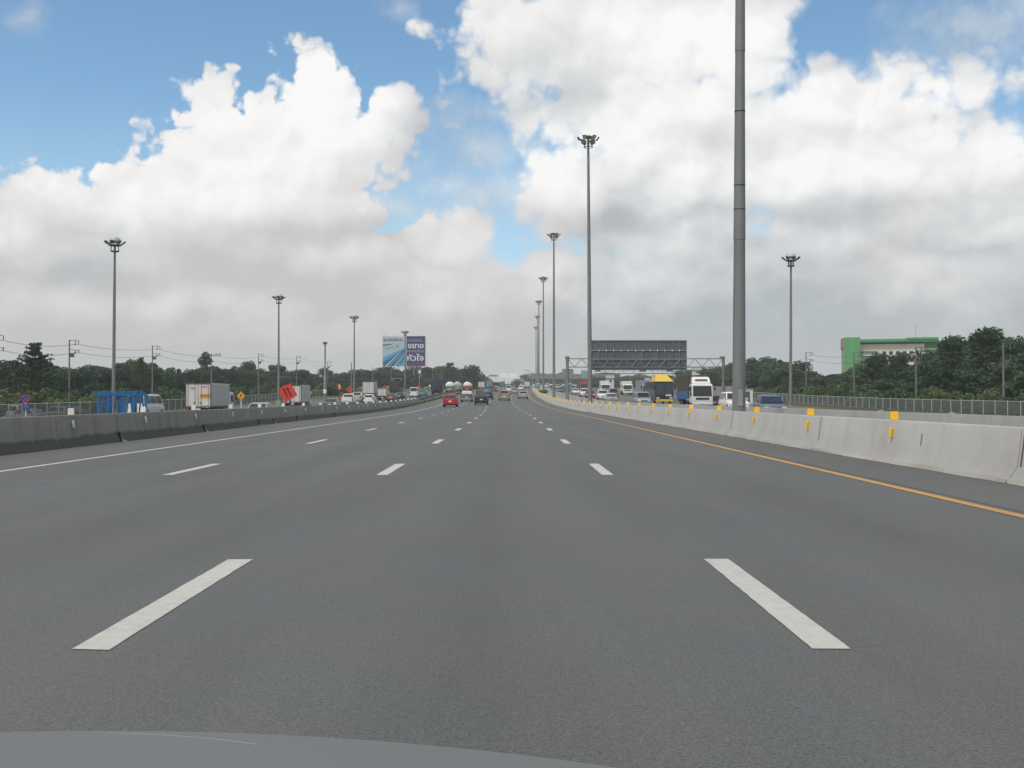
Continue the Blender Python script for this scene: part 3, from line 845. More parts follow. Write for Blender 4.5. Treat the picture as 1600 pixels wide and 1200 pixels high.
# ------------------------------------------------------------------ utility poles and cables
def util_pole(px, d, ytop, label, group, kind='c', x=None):
    X = at(px, d) if x is None else x
    g = gz(X, d) - 0.1
    h = zpx(ytop, d) - g
    t = thing('utility_pole', label, 'utility pole', (X, d, g), 0, group)
    MB().box((0, 0, h / 2), (0.21, 0.19, h), top=(0.62, 0.62)).build('pole', M_WOODPOLE, t)
    if kind == 'c':
        for k, zz in enumerate((h - 0.1, h - 1.25)):
            MB().tube((0.05, 0, zz), (1.15, 0, zz + (0.05 if k == 0 else -0.15)), 0.04, n=6).build('bracket_arm', M_DARKSTEEL, t)
            m = MB()
            m.tube((0.75, 0, zz - 0.55), (0.75, 0, zz), 0.05, n=6); m.tube((1.2, 0, zz - 0.45), (1.2, 0, zz), 0.05, n=6)
            m.lathe([(0.06, zz - 0.6), (0.11, zz - 0.55), (0.06, zz - 0.5), (0.11, zz - 0.45), (0.06, zz - 0.4)], 8, 0.75, 0)
            m.build('insulator', M_LAMPGREY, t)
        MB().box((0.35, -0.02, h - 2.0), (0.5, 0.3, 0.5)).build('junction_box', M_LAMPGREY, t, bevel=0.03)
    elif kind == 't':
        MB().box((0.3, 0, h - 0.35), (3.0, 0.14, 0.16)).build('cross_arm', M_WOODPOLE, t)
        for xx in (-1.0, 0.9, 1.6):
            MB().lathe([(0.05, h - 0.27), (0.10, h - 0.2), (0.05, h - 0.12), (0.09, h - 0.05), (0.03, h + 0.08)], 8, xx, 0).build('insulator', M_LAMPGREY, t)
    else:
        MB().tube((0, 0, h - 0.1), (-0.9, 0, h + 0.25), 0.05, n=6).build('lamp_arm', M_DARKSTEEL, t)
        MB().box((-1.15, 0, h + 0.27), (0.6, 0.22, 0.12), top=(.7, .7)).build('lamp_head', M_LAMPGREY, t)
    return (X, d, g + h)
GU = 'utility poles of the roadside power line'
tops = []
tops.append(util_pole(-12, 112, 523, 'utility pole just beyond the picture edge by the shrubs', GU))
for px, d, y, lab, kd in [(109, 140, 531, 'utility pole beside the tall pyramid shaped tree', 'c'), (238.5, 175, 540, 'utility pole above the white minivan', 'c'),
                      (330.5, 207, 552, 'utility pole with a plain cross arm beside the thin tall tree', 't'), (404, 247, 553, 'utility pole between the yellow sign and the domed mast', 'c'),
                      (463.5, 291, 556, 'utility pole behind the second box truck', 'c'), (512, 335, 564, 'utility pole half hidden by the square headed floodlight pole', 'c')]:
    tops.append(util_pole(px, d, y, lab, GU, kd))
GP = 'bare concrete posts standing in front of the trees'
for px, d, y, lab in [(549, 232, 566, 'bare concrete post next to the domed mast by the box trucks'), (582, 300, 574, 'bare concrete post before the billboard'), (611, 310, 576, 'bare concrete post below the billboard artwork'), (676, 330, 578, 'bare concrete post just past the billboard'), (690, 345, 579, 'bare concrete post before the dark tree clump by the tanker trucks')]:
    X = at(px, d); t = thing('concrete_post', lab, 'post', (X, d, gz(X, d) - .1), 0, GP)
    hh = zpx(y, d) - gz(X, d)
    MB().box((0, 0, hh / 2), (0.22, 0.22, hh), top=(.7, .7)).build('shaft', M_WOODPOLE, t)
    MB().box((0, 0, hh + 0.05), (0.22, 0.22, 0.14)).build('cap', M_STEEL, t)
def cable(pts, dz, label, sag=0.9, r=0.03):
    mb = MB(); out = []
    for a, c in zip(pts, pts[1:]):
        for i in range(8):
            t = i / 8.0
            out.append((a[0] + (c[0]-a[0])*t + 0.9, a[1] + (c[1]-a[1])*t, a[2] + (c[2]-a[2])*t + dz - sag * 4 * t * (1 - t)))
    for p, q in zip(out, out[1:]): mb.tube(p, q, r, n=4, caps=False)
    o = mb.build('overhead_cable', M_WIRE); tag(o, label, 'cable')
    return o
cable(tops, -0.55, 'upper overhead cable sagging between the utility poles beside the pyramid tree', 0.45, 0.024)
cable(tops, -1.6, 'lower overhead cable sagging between the utility poles beside the pyramid tree', 0.5, 0.022)
tr = []
for px, d, y, lab, kd in [(1640, 102, 530, 'utility pole beyond the edge of the tall dark trees', 'c'), (1569, 115, 536, 'utility pole rising out of the tallest dark trees', 'c'), (1432, 140, 542, 'utility pole in front of the white wall of the green building', 'c'),
                      (1335, 165, 550, 'utility pole in front of the green tower of the building', 'c'), (1260, 192, 550, 'utility pole between the domed mast and the green building', 'c')]:
    tr.append(util_pole(px, d, y, lab, GU, kd))
util_pole(1205, 250, 569, 'thin lamp pole in front of the dark trees beside the dark blue oncoming car', 'thin street lamp poles', 'l')
util_pole(1052, 230, 580, 'thin lamp pole beyond the gantry sign beside the black coach', 'thin street lamp poles', 'l')
tr.append((at(1200, 230), 230, zpx(570, 230)))
cable(tr, -0.5, 'upper overhead cable in front of the green building', 0.35, 0.02)
cable(tr, -1.5, 'lower overhead cable in front of the green building', 0.4, 0.018)

# ------------------------------------------------------------------ overhead gantry with the back of a big sign
def gantry():
    d = 160.0
    xl, xr = at(886.5, d), at(1129, d)
    xc = (xl + xr) / 2
    g = gz(xl, d)
    t = thing('sign_gantry', 'steel truss gantry over the oncoming road carrying a big grey sign panel', 'gantry', (xc, d, g - .05))
    zt, zb = zpx(560, d) - g, zpx(573, d) - g
    for x in (xl, xr):
        for yy in (-0.5, 0.5):
            MB().tube((x - xc + (0.3 if x == xr and yy > 0 else 0), yy, gz(x, d) - g - .1), (x - xc + (0.3 if x == xr and yy > 0 else 0), yy, zt + 0.25), 0.20 if x == xl else 0.17, n=12).build('column', M_MAST, t, smooth=True)
        MB().box((x - xc, 0, zt + 0.18), (0.58, 1.4, 0.34)).build('column_head', M_MAST, t, bevel=0.03)
        MB().box((x - xc, 0, 0.1), (1.0, 1.8, 0.3)).build('footing', C_FARBAR, t, bevel=0.03)
    for yy in (-0.5, 0.5):
        MB().box((0, yy, zt), (xr - xl, 0.10, 0.10)).build('top_chord', M_MAST, t)
        MB().box((0, yy, zb), (xr - xl, 0.11, 0.11)).build('bottom_chord', M_MAST, t)
    n = 22; s = (xr - xl) / n
    for i in range(n):
        xa = xl - xc + i * s
        for yy in (-0.5,):
            a, c = ((xa, yy, zb), (xa + s, yy, zt)) if i % 2 else ((xa, yy, zt), (xa + s, yy, zb))
            MB().tube(a, c, 0.05, n=5).build('diagonal', M_MAST, t)
    M_SB = mat('sign back sheet', (0.10, 0.12, 0.145), 0.6, 0.3, var=0.16, vscale=0.8, rnd=0.12)
    sx0, sx1 = at(925, d) - xc, at(1074.5, d) - xc
    st, sb, sm = zpx(530.5, d) - g, zpx(586.5, d) - g, zpx(546.5, d) - g
    cols = 13; w = (sx1 - sx0) / cols
    for i in range(cols):
        for (z0, z1) in ((sm, st), ((sb + sm) / 2 - .3, sm), (sb + 0.9, (sb + sm) / 2 - .3)):
            MB().box((sx0 + w * (i + .5), 1.0, (z0 + z1) / 2), (w - 0.05, 0.05, z1 - z0 - 0.05)).build('sign_panel', M_SB, t)
        MB().box((sx0 + w * (i + 0.02), 0.86, (st + sb) / 2 + .3), (0.06, 0.12, st - sb - 0.7)).build('sign_stiffener', mat('stiffener grey', (0.23, 0.25, 0.26), .6, .3), t)
        MB().box((sx0 + w * (i + 0.02), 0.78, sm), (0.14, 0.06, 0.2)).build('clamp', M_WHITE, t)
    for zz in (sm, st - 0.05, sm - 1.4):
        MB().box((( sx0 + sx1) / 2, 0.9, zz), (sx1 - sx0, 0.08, 0.09)).build('sign_rail', M_STEEL if zz != sm else mat('pale rail', (0.30, 0.32, 0.33), 0.5), t)
    MB().box(((sx0 + sx1) / 2, 1.02, (st + sb) / 2 + .45), (sx1 - sx0 + .1, 0.03, st - sb - .85)).build('sign_face', mat('guide sign green', (0.01, 0.10, 0.055), 0.5), t)
    # inspection catwalk under the sign with its handrail and sign lights
    MB().box(((sx0 + sx1) / 2, 1.5, sb + 0.35), (sx1 - sx0 - 1.0, 0.9, 0.08)).build('catwalk_deck', M_DARKSTEEL, t)
    for zz in (sb + 0.75, sb + 1.15):
        MB().box(((sx0 + sx1) / 2, 1.95, zz), (sx1 - sx0 - 1.0, 0.05, 0.05)).build('handrail', M_STEEL, t)
    for i in range(10):
        MB().box((sx0 + .6 + i * (sx1 - sx0 - 1.2) / 9, 1.95, sb + 0.75), (0.05, 0.05, 0.85)).build('rail_post', M_STEEL, t)
    for px in (935, 1007, 1050):
        MB().box((at(px, d) - xc, 2.1, zpx(578, d) - g), (1.1, 0.5, 0.3), top=(.8, .8)).build('sign_light', mat('lamp white', (.7, .7, .68), .5), t, bevel=0.03)
gantry()

def sign_panel_thing(px0, px1, py0, py1, d, label, m, posts=2, cat='sign', name='road_sign', back=None, thick=0.08, rows=0):
    x0, x1 = at(px0, d), at(px1, d); xc = (x0 + x1) / 2; g = gz(xc, d)
    t = thing(name, label, cat, (xc, d, g - .05))
    zt, zb = zpx(py0, d) - g, zpx(py1, d) - g
    MB().box((0, 0, (zt + zb) / 2), (x1 - x0, thick, zt - zb)).build('panel', m, t, bevel=0.015)
    for i in range(posts):
        xx = 0 if posts == 1 else (x0 - xc) * 0.6 + i * (x1 - x0) * 0.6 / (posts - 1)
        MB().tube((xx, thick / 2 + 0.09, 0), (xx, thick / 2 + 0.09, zt - 0.1), 0.09, n=8).build('post', M_STEEL, t)
    for r_ in range(rows):
        MB().box((0, -thick / 2 - 0.02, zb + (zt - zb) * (r_ + 1) / (rows + 1)), ((x1 - x0) * 0.8, 0.03, (zt - zb) * 0.10)).build('lettering', M_WHITE, t)
    return t
M_SIGNBACK2 = mat('pale sign back', (0.24, 0.25, 0.25), 0.6, 0.3, var=0.15)
sign_panel_thing(878.5, 896, 576, 592, 245, 'small square grey sign back behind the gantry column', M_SIGNBACK2)
sign_panel_thing(908, 918.5, 578.5, 591, 400, 'pale teal sign back beyond the gantry', mat('teal sign back', (0.22, 0.32, 0.30), 0.6))
M_GREEN = mat('guide sign green far', (0.012, 0.16, 0.085), 0.5)
sign_panel_thing(835.5, 844.5, 596, 604.5, 330, 'small green road sign at the foot of the median masts', M_GREEN, rows=2)
t = sign_panel_thing(804, 820.5, 592, 596.8, 600, 'wide green guide sign far ahead over the road', mat('far guide sign', (0.015, 0.20, 0.16), 0.5), rows=1)

# far overpass
d = 640; g = gz(at(870, d), d); xc = at(870, d)
t = thing('overpass', 'grey overpass crossing the road far ahead behind the median masts', 'bridge', (xc, d, g - .1))
z0 = zpx(591.5, d) - g; z1 = zpx(586.5, d) - g
C_FAR = concrete('far bridge concrete', (0.20, 0.20, 0.19), (0.12, 0.12, 0.11), 0.4)
x0, x1 = at(827, d) - xc, at(960, d) - xc
MB().box(((x0 + x1) / 2, 0, (z0 + z1) / 2), (x1 - x0, 7, z1 - z0)).build('deck', C_FAR, t)
MB().box(((x0 + x1) / 2, -3.6, z1 + 0.4), (x1 - x0, 0.2, 0.9)).build('parapet', C_FAR, t)
for px in (831, 857, 893, 925, 955):
    MB().box((at(px, d) - xc, 0, z0 / 2), (1.1, 3.5, z0)).build('pier', C_FAR, t)

# far lamps with curved arms
for i, (px, d, y, sd) in enumerate([(832.5, 420, 578, -1), (824, 480, 584, 1), (816.5, 560, 581, 1)]):
    X = at(px, d); g = gz(X, d); h = zpx(y, d) - g
    t = thing('street_lamp', ['thin street lamp whose arm reaches over the road before the masts', 'thin street lamp leaning out over the far green sign', 'thin far street lamp beside the white billboard'][i], 'street lamp', (X, d, g - .1), 0, 'far street lamps')
    mb = MB(); pts = [(0, 0, 0), (0, 0, h * .7), (sd * .5, 0, h * .88), (sd * 1.5, 0, h * .97), (sd * 2.6, 0, h)]
    for a, c in zip(pts, pts[1:]): mb.tube(a, c, 0.12, 0.11, n=6)
    mb.build('pole', M_STEEL, t)
    MB().box((sd * 2.9, 0, h), (1.2, 0.4, 0.22)).build('lamp_head', M_STEEL, t)

# ------------------------------------------------------------------ billboards
def text(s, size, m, parent, loc, rot, ext=0.02, align='LEFT', width=None, name='lettering'):
    c = bpy.data.curves.new('t', 'FONT'); c.body = s; c.size = size; c.extrude = ext; c.align_x = align
    c.offset = size * 0.018
    o = bpy.data.objects.new('t', c); COL.objects.link(o)
    dg = bpy.context.evaluated_depsgraph_get()
    me = bpy.data.meshes.new_from_object(o.evaluated_get(dg))
    bpy.data.objects.remove(o)
    me.materials.clear(); me.materials.append(m)
    if width and me.vertices:
        xs = [v.co.x for v in me.vertices]; k = width / max(0.01, (max(xs) - min(xs))); mn = min(xs)
        for v in me.vertices: v.co.x = (v.co.x - mn) * k
    return link(name, me, parent, loc, rot)
def big_billboard():
    d = 440.0; s = d / F; ks = d / 340.0
    xl, xm, xr = at(597.5, d), at(634, d), at(665.5, d)
    g = gz(xm, d); z0, z1 = zpx(571.5, d) - g, zpx(525, d) - g
    t = thing('billboard', 'large billboard with white Thai lettering on dark blue above the trees', 'billboard', (xm, d, g - .1))
    A = lambda px, py: (at(px, d) - xm, zpx(py, d) - g)
    def flat(name, pts, m, y):
        P = [A(*q) for q in pts]
        mb = MB().loft([[(x, y, z) for x, z in P], [(x, y + 0.03, z) for x, z in P]])
        return mb.build(name, m, t)
    M_FR = mat('billboard edge', (0.62, 0.60, 0.66), 0.5)
    MB().box(((xl + xr) / 2 - xm, 0.5, (z0 + z1) / 2), (xr - xl + .1, 0.7, z1 - z0 + .2)).build('frame', M_FR, t)
    for px in (610, 622, 634, 646, 657):
        MB().tube((at(px, d) - xm, 1.1, 0), (at(px, d) - xm, 1.1, z1), 0.18, n=8).build('post', M_STEEL, t)
    for px in (603, 616, 658):
        MB().tube((at(px, d) - xm, 0.3, z1), (at(px, d) - xm, -0.5, z1 + 0.7), 0.06, n=5).build('spotlight_arm', M_DARKSTEEL, t)
    # left poster: pale sky, blue rails running to a point
    flat('poster', [(598, 526), (634, 526), (634, 571.5), (598, 571.5)], mat('poster pale', (0.36, 0.50, 0.58), 0.5, var=0.15, vscale=0.3), 0.10)
    flat('print_band', [(598, 533.5), (634, 532), (634, 535), (612, 535), (598, 535.5)], mat('print grey', (0.22, 0.30, 0.36), 0.5), 0.07)
    flat('print_band', [(598, 540.2), (610, 538.2), (616, 535), (612, 537), (598, 538.4)], mat('print navy', (0.015, 0.04, 0.09), 0.5), 0.06)
    flat('print_band', [(598, 536.6), (612, 535.4), (634, 534.6), (634, 533.4), (612, 534), (598, 535)], M_WHITE, 0.05)
    Bl = [mat('print light blue', (0.10, 0.36, 0.52), 0.5), mat('print blue', (0.02, 0.15, 0.36), 0.5), mat('print deep blue', (0.012, 0.05, 0.17), 0.5), mat('print cyan', (0.06, 0.30, 0.50), 0.5)]
    tip = (634, 542)
    ed = [(598, 558), (598, 561.5), (598, 565), (598, 569), (600, 571.5), (606, 571.5), (609, 571.5), (613, 571.5), (617, 571.5), (621, 571.5), (626, 571.5), (634, 571.5)]
    tp = [542, 543, 544, 545, 546, 548, 549, 550.5, 552, 554, 557, 562]
    cols = [0, 3, 1, 2, 1, 0, 2, 1, 3, 1, 0]
    for i in range(11):
        flat('print_stripe', [ed[i], ed[i+1], (634, tp[i+1] + 0.2), (634, tp[i])], Bl[cols[i]], 0.06 + 0.002 * (i % 3))
    flat('print_stripe', [(602, 571.3), (604, 571.3), (627, 549), (626, 549)], M_WHITE, 0.03)
    flat('print_stripe', [(615, 571.3), (617, 571.3), (633, 552), (632, 552)], mat('print pale cyan', (.3, .55, .65), .5), 0.03)
    flat('print_block', [(624, 568), (632, 568), (632, 570.8), (622, 570.8)], Bl[0], 0.03)
    ring = MB()
    c0 = A(620.6, 540.3)
    for i in range(12):
        a, b_ = 2*math.pi*i/12, 2*math.pi*(i+1)/12
        ring.tube((c0[0] + .34*math.cos(a), 0.05, c0[1] + .34*math.sin(a)), (c0[0] + .34*math.cos(b_), 0.05, c0[1] + .34*math.sin(b_)), 0.11, n=5)
    ring.build('print_ring', mat('print brown orange', (0.35, 0.12, 0.03), .5), t)
    flat('print_stripe', [(602, 543), (617, 542.2), (617, 543), (602, 543.8)], mat('print grey', (0.22, 0.30, 0.36), 0.5), 0.03)
    # right poster
    flat('poster', [(635, 524.8), (664.2, 524.8), (664.2, 571.5), (635, 571.5)], mat('poster navy', (0.018, 0.022, 0.115), 0.5), 0.10)
    flat('print_band', [(635, 566.5), (664.2, 565.5), (664.2, 571.5), (635, 571.5)], mat('poster purple', (0.085, 0.022, 0.11), 0.5), 0.06)
    ML = mat('poster lettering', (0.70, 0.74, 0.80), 0.5); MP = mat('poster pink lettering', (0.34, 0.30, 0.50), 0.5)
    rx = (R(90), 0, 0)
    for sx, px, py, size, m, wpx in [('เทคโนโลยี...', 636.3, 533.2, 1.0, MP, 26), ('ขยาย', 637.2, 543.5, 2.3, ML, 24.5), ('หลอดเลือด', 636.5, 550, 1.15, MP, 25.5), ('หัวใจ', 636.3, 563, 2.5, ML, 25.5)]:
        x, z = A(px, py)
        text(sx, size * ks, m, t, (x, 0.05, z), rx, 0.03, width=wpx * s)
    x, z = A(599.5, 531.8)
    text('รพ. เป็น.เร็วทัน รพ', 0.9 * ks, mat('print slate', (0.10, 0.14, 0.19), 0.5), t, (x, 0.05, z), rx, 0.03, width=29 * s)
    x, z = A(652, 570.6)
    text('หัวใจ', 0.7 * ks, mat('print magenta', (0.30, 0.02, 0.10), 0.5), t, (x, 0.03, z), rx, 0.03, width=10 * s)
big_billboard()
M_BB = mat('white billboard sheet', (0.88, 0.87, 0.80), 0.6, var=0.04, vscale=0.2)
t = sign_panel_thing(782.5, 807.5, 583, 590.3, 720, 'plain white billboard far ahead on the skyline', M_BB, posts=3, cat='billboard', name='billboard', thick=0.6)
d = 720; X = at(795, d)
MB().box((at(794, d) - X, -0.35, zpx(586, d) - gz(X, d)), (1.2, 0.03, 0.25)).build('print_mark', mat('print faint', (.45, .44, .4), .6), t)
t = sign_panel_thing(763, 777.5, 585.3, 590.5, 700, 'white board with a red upper stripe on the far skyline', M_WHITE, posts=2, cat='billboard', name='billboard', thick=0.6)
d = 700; X = at(770.25, d)
MB().box((0.2, -0.36, zpx(586.8, d) - gz(X, d)), (5.4, 0.06, 0.8)).build('red_stripe', mat('red stripe', (0.33, 0.05, 0.06), 0.5), t)
sign_panel_thing(791.5, 796, 592, 596.5, 640, 'small pale notice board under the far white billboard', M_WHITE, posts=1)
# small white boards in the trees
sign_panel_thing(653.5, 657.5, 578, 583, 300, 'small white board on a post between billboard and dark trees', M_WHITE, posts=1)
sign_panel_thing(1007.5, 1016, 590, 600, 190, 'pale grey control cabinet board behind the black coach', mat('cabinet grey', (.42, .43, .43), .6), posts=2, cat='board', name='notice_board')

# ------------------------------------------------------------------ vehicles
def paint(name, col, metal=0.0, rough=0.35):
    return mat('paint ' + name, col, rough, metal, coat=0.35, var=0.05, vscale=1.5)
PW = paint('white', (0.66, 0.67, 0.66)); PSIL = paint('silver', (0.36, 0.37, 0.38), 0.4); PGREY = paint('grey', (0.13, 0.14, 0.145), 0.3)
PBLK = paint('black', (0.014, 0.014, 0.016)); PRED = paint('red', (0.36, 0.012, 0.022)); PDBLUE = paint('dark blue', (0.018, 0.028, 0.06), 0.2)
PTAN = paint('tan', (0.30, 0.26, 0.19), 0.3); PBLUE = paint('blue', (0.04, 0.19, 0.33)); PTEAL = paint('teal', (0.03, 0.20, 0.18)); PDGREEN = paint('dark green', (0.012, 0.05, 0.042))
PYEL = paint('yellow', (0.62, 0.43, 0.03)); PBROWN = paint('brown', (0.16, 0.075, 0.045)); PPURP = paint('plum', (0.055, 0.035, 0.055)); PMAROON = paint('maroon', (0.10, 0.015, 0.03))
PBOX = mat('box body white', (0.60, 0.59, 0.56), 0.5, 0.0, var=0.10, vscale=0.8, streak=0.22, streak_scale=5.0, streak_col=(0.30, 0.28, 0.24))
PBOX2 = mat('box body aluminium', (0.42, 0.43, 0.43), 0.45, 0.2, var=0.10, vscale=0.9, streak=0.2, streak_scale=5.0, streak_col=(0.25, 0.24, 0.22))
M_DIRTYSTEEL = mat('dirty steel', (0.10, 0.10, 0.10), 0.6, 0.4, var=0.2)
M_TARP = mat('dark tarpaulin', (0.045, 0.042, 0.046), 0.8, var=0.3, vscale=1.2, bump=0.4, bscale=3.0)
M_BLUETARP = mat('blue tarpaulin', (0.02, 0.10, 0.26), 0.65, var=0.25, vscale=1.5, bump=0.4, bscale=3.0)

SPEC = {  # L, W, H, belt, hood, tailtop, glass: front base y, roof front y, roof rear y, rear base y
    'sedan': dict(L=4.5, W=1.74, H=1.46, belt=0.96, hood=0.82, nose=0.66, tail=1.0, g=(0.95, 0.28, -0.95, -1.68)),
    'hatch': dict(L=3.9, W=1.70, H=1.52, belt=0.98, hood=0.90, nose=0.70, tail=0.98, g=(0.95, 0.35, -1.38, -1.86)),
    'suv': dict(L=4.6, W=1.84, H=1.76, belt=1.12, hood=1.02, nose=0.82, tail=1.12, g=(1.05, 0.45, -1.75, -2.18)),
    'pickup': dict(L=5.1, W=1.80, H=1.74, belt=1.10, hood=1.02, nose=0.85, tail=1.05, g=(1.15, 0.5, -0.55, -0.80)),
    'van': dict(L=4.8, W=1.74, H=2.08, belt=1.18, hood=1.12, nose=0.92, tail=1.18, g=(2.12, 1.45, -2.28, -2.36)),
    'minivan': dict(L=4.7, W=1.80, H=1.82, belt=1.10, hood=1.02, nose=0.8, tail=1.1, g=(1.75, 0.75, -2.0, -2.28)),
}
def body_fn(k):
    s = SPEC[k]; L, W, H = s['L'], s['W'], s['H']; hw = W / 2
    a, b_, c, d = s['g']
    def fn(mb):
        st = [(L/2, .80, .34, s['nose'] - .16), (L/2 - .10, .90, .26, s['nose']), (L/2 - .45, .98, .22, s['nose'] + (s['hood'] - s['nose']) * .55), (a + .05, 1.0, .22, s['hood'] + .02), (a - .2, 1.0, .22, s['belt'])]
        if k == 'van': st = [(L/2, .86, .32, .80), (L/2 - .06, .95, .26, 1.0), (a + .02, 1.0, .24, s['hood']), (a - .4, 1.0, .24, s['belt'])]
        if k == 'minivan': st = [(L/2, .82, .32, .72), (L/2 - .12, .92, .26, .86), (a + .02, 1.0, .24, s['hood']), (a - .4, 1.0, .24, s['belt'])]
        st += [(-L/2 + .55, 1.0, .24, s['tail'] if k != 'sedan' else s['belt'] + .02), (-L/2 + .12, .97, .28, s['tail']), (-L/2, .90, .36, s['tail'] - .10)]
        if k == 'sedan': st.insert(len(st) - 3, (d + .3, 1.0, .22, s['belt']))
        secs = []
        for y, w, zb, zt in st:
            h = zt - zb; x = hw * w
            half = [(x * .86, zb), (x * .97, zb + .10), (x, zb + h * .50), (x * .985, zb + h * .78), (x * .94, zt - .03), (x * .84, zt)]
            secs.append([(px, y, pz) for px, pz in half] + [(-px, y, pz) for px, pz in reversed(half)])
        mb.loft(secs)
    def cabin(mb):
        zb = s['belt'] - .03
        bw, tw = hw * .93, hw * (.80 if k not in ('van',) else .86)
        m1 = .55
        def ring(t, z, ins=0.0):
            yf = a + (b_ - a) * t; yr = d + (c - d) * t; w = bw + (tw - bw) * t - ins
            return [(w, yf - ins, z), (w, yr + ins, z), (-w, yr + ins, z), (-w, yf - ins, z)]
        secs = [ring(0, zb), ring(.5, zb + (H - zb) * .48), ring(.93, H - .07), ring(1.0, H - .03, .07), ring(1.0, H, .22)]
        mb.loft(secs)
    def glassq(which):
        zb = s['belt'] - .03
        bw, tw = hw * .93, hw * (.80 if k not in ('van',) else .86)
        def pt(side, t):     # side: 0 front .. 1 rear along the roofline
            yf = a + (b_ - a) * t; yr = d + (c - d) * t; w = bw + (tw - bw) * t; z = zb + (H - .07 - zb) * (t / .93 if t < .93 else 1)
            return w, yf, yr, z
        o = .012
        t0, t1 = .10, .86
        if k == 'van': t0 = .12
        w0, f0, r0, z0 = pt(0, t0); w1, f1, r1, z1 = pt(0, t1)
        def fn(mb):
            if which == 'front':
                mb.quad((w0 * .93, f0 + o, z0), (-w0 * .93, f0 + o, z0), (-w1 * .92, f1 + o, z1), (w1 * .92, f1 + o, z1))
            elif which == 'rear':
                k2 = .88
                mb.quad((-w0 * k2, r0 - o, z0), (w0 * k2, r0 - o, z0), (w1 * k2, r1 - o, z1), (-w1 * k2, r1 - o, z1))
            else:
                sg = 1 if which[0] == 'R' else -1; idx = int(which[1])
                n = {'sedan': 2, 'hatch': 2, 'suv': 3, 'pickup': 2, 'van': 3, 'minivan': 3}[k]
                u0, u1 = (idx + .05) / n, (idx + .95) / n
                fy = lambda f, r, q: (f - .10) + ((r + .10) - (f - .10)) * q
                mb.quad((sg * (w0 + o), fy(f0, r0, u0), z0), (sg * (w0 + o), fy(f0, r0, u1), z0), (sg * (w1 + o), fy(f1, r1, u1), z1), (sg * (w1 + o), fy(f1, r1, u0), z1))
        return fn, {'sedan': 2, 'hatch': 2, 'suv': 3, 'pickup': 2, 'van': 3, 'minivan': 3}[k]
    return fn, cabin, glassq

def wheels(root, key, xs, ys, r, w, rims=True):
    for y in ys:
        for x in xs:
            def tyre(mb):
                k = len(mb.v); n = 14
                prof = [(-w/2, r * .62), (-w/2, r * .93), (-w/2 + .03, r), (w/2 - .03, r), (w/2, r * .93), (w/2, r * .62)]
                mb.loft([[(px, pr * math.cos(2*math.pi*i/n), pr * math.sin(2*math.pi*i/n)) for i in range(n)] for px, pr in prof])
            wh = cpart(('tyre', r, w), 'wheel', root, M_RUBBER, tyre, (x, y, r), smooth=True)
            if rims:
                def rim(mb):
                    for sg in (-1, 1):
                        n = 12
                        mb.loft([[(sg * (w/2 + .004), r * .60 * math.cos(2*math.pi*i/n), r * .60 * math.sin(2*math.pi*i/n)) for i in range(n)],
                                 [(sg * (w/2 - .03), r * .22 * math.cos(2*math.pi*i/n), r * .22 * math.sin(2*math.pi*i/n)) for i in range(n)]])
                cpart(('rim', r, w), 'rim', wh, M_RIM, rim)

def place(px, d, label, cat, name, facing, group=None, x=None, turn=0.0):
    X = at(px, d) if x is None else x
    return thing(name, label, cat, (X, d, gz(X, d) + 0.012), heading(d) + (math.pi if facing < 0 else 0) + turn, group)

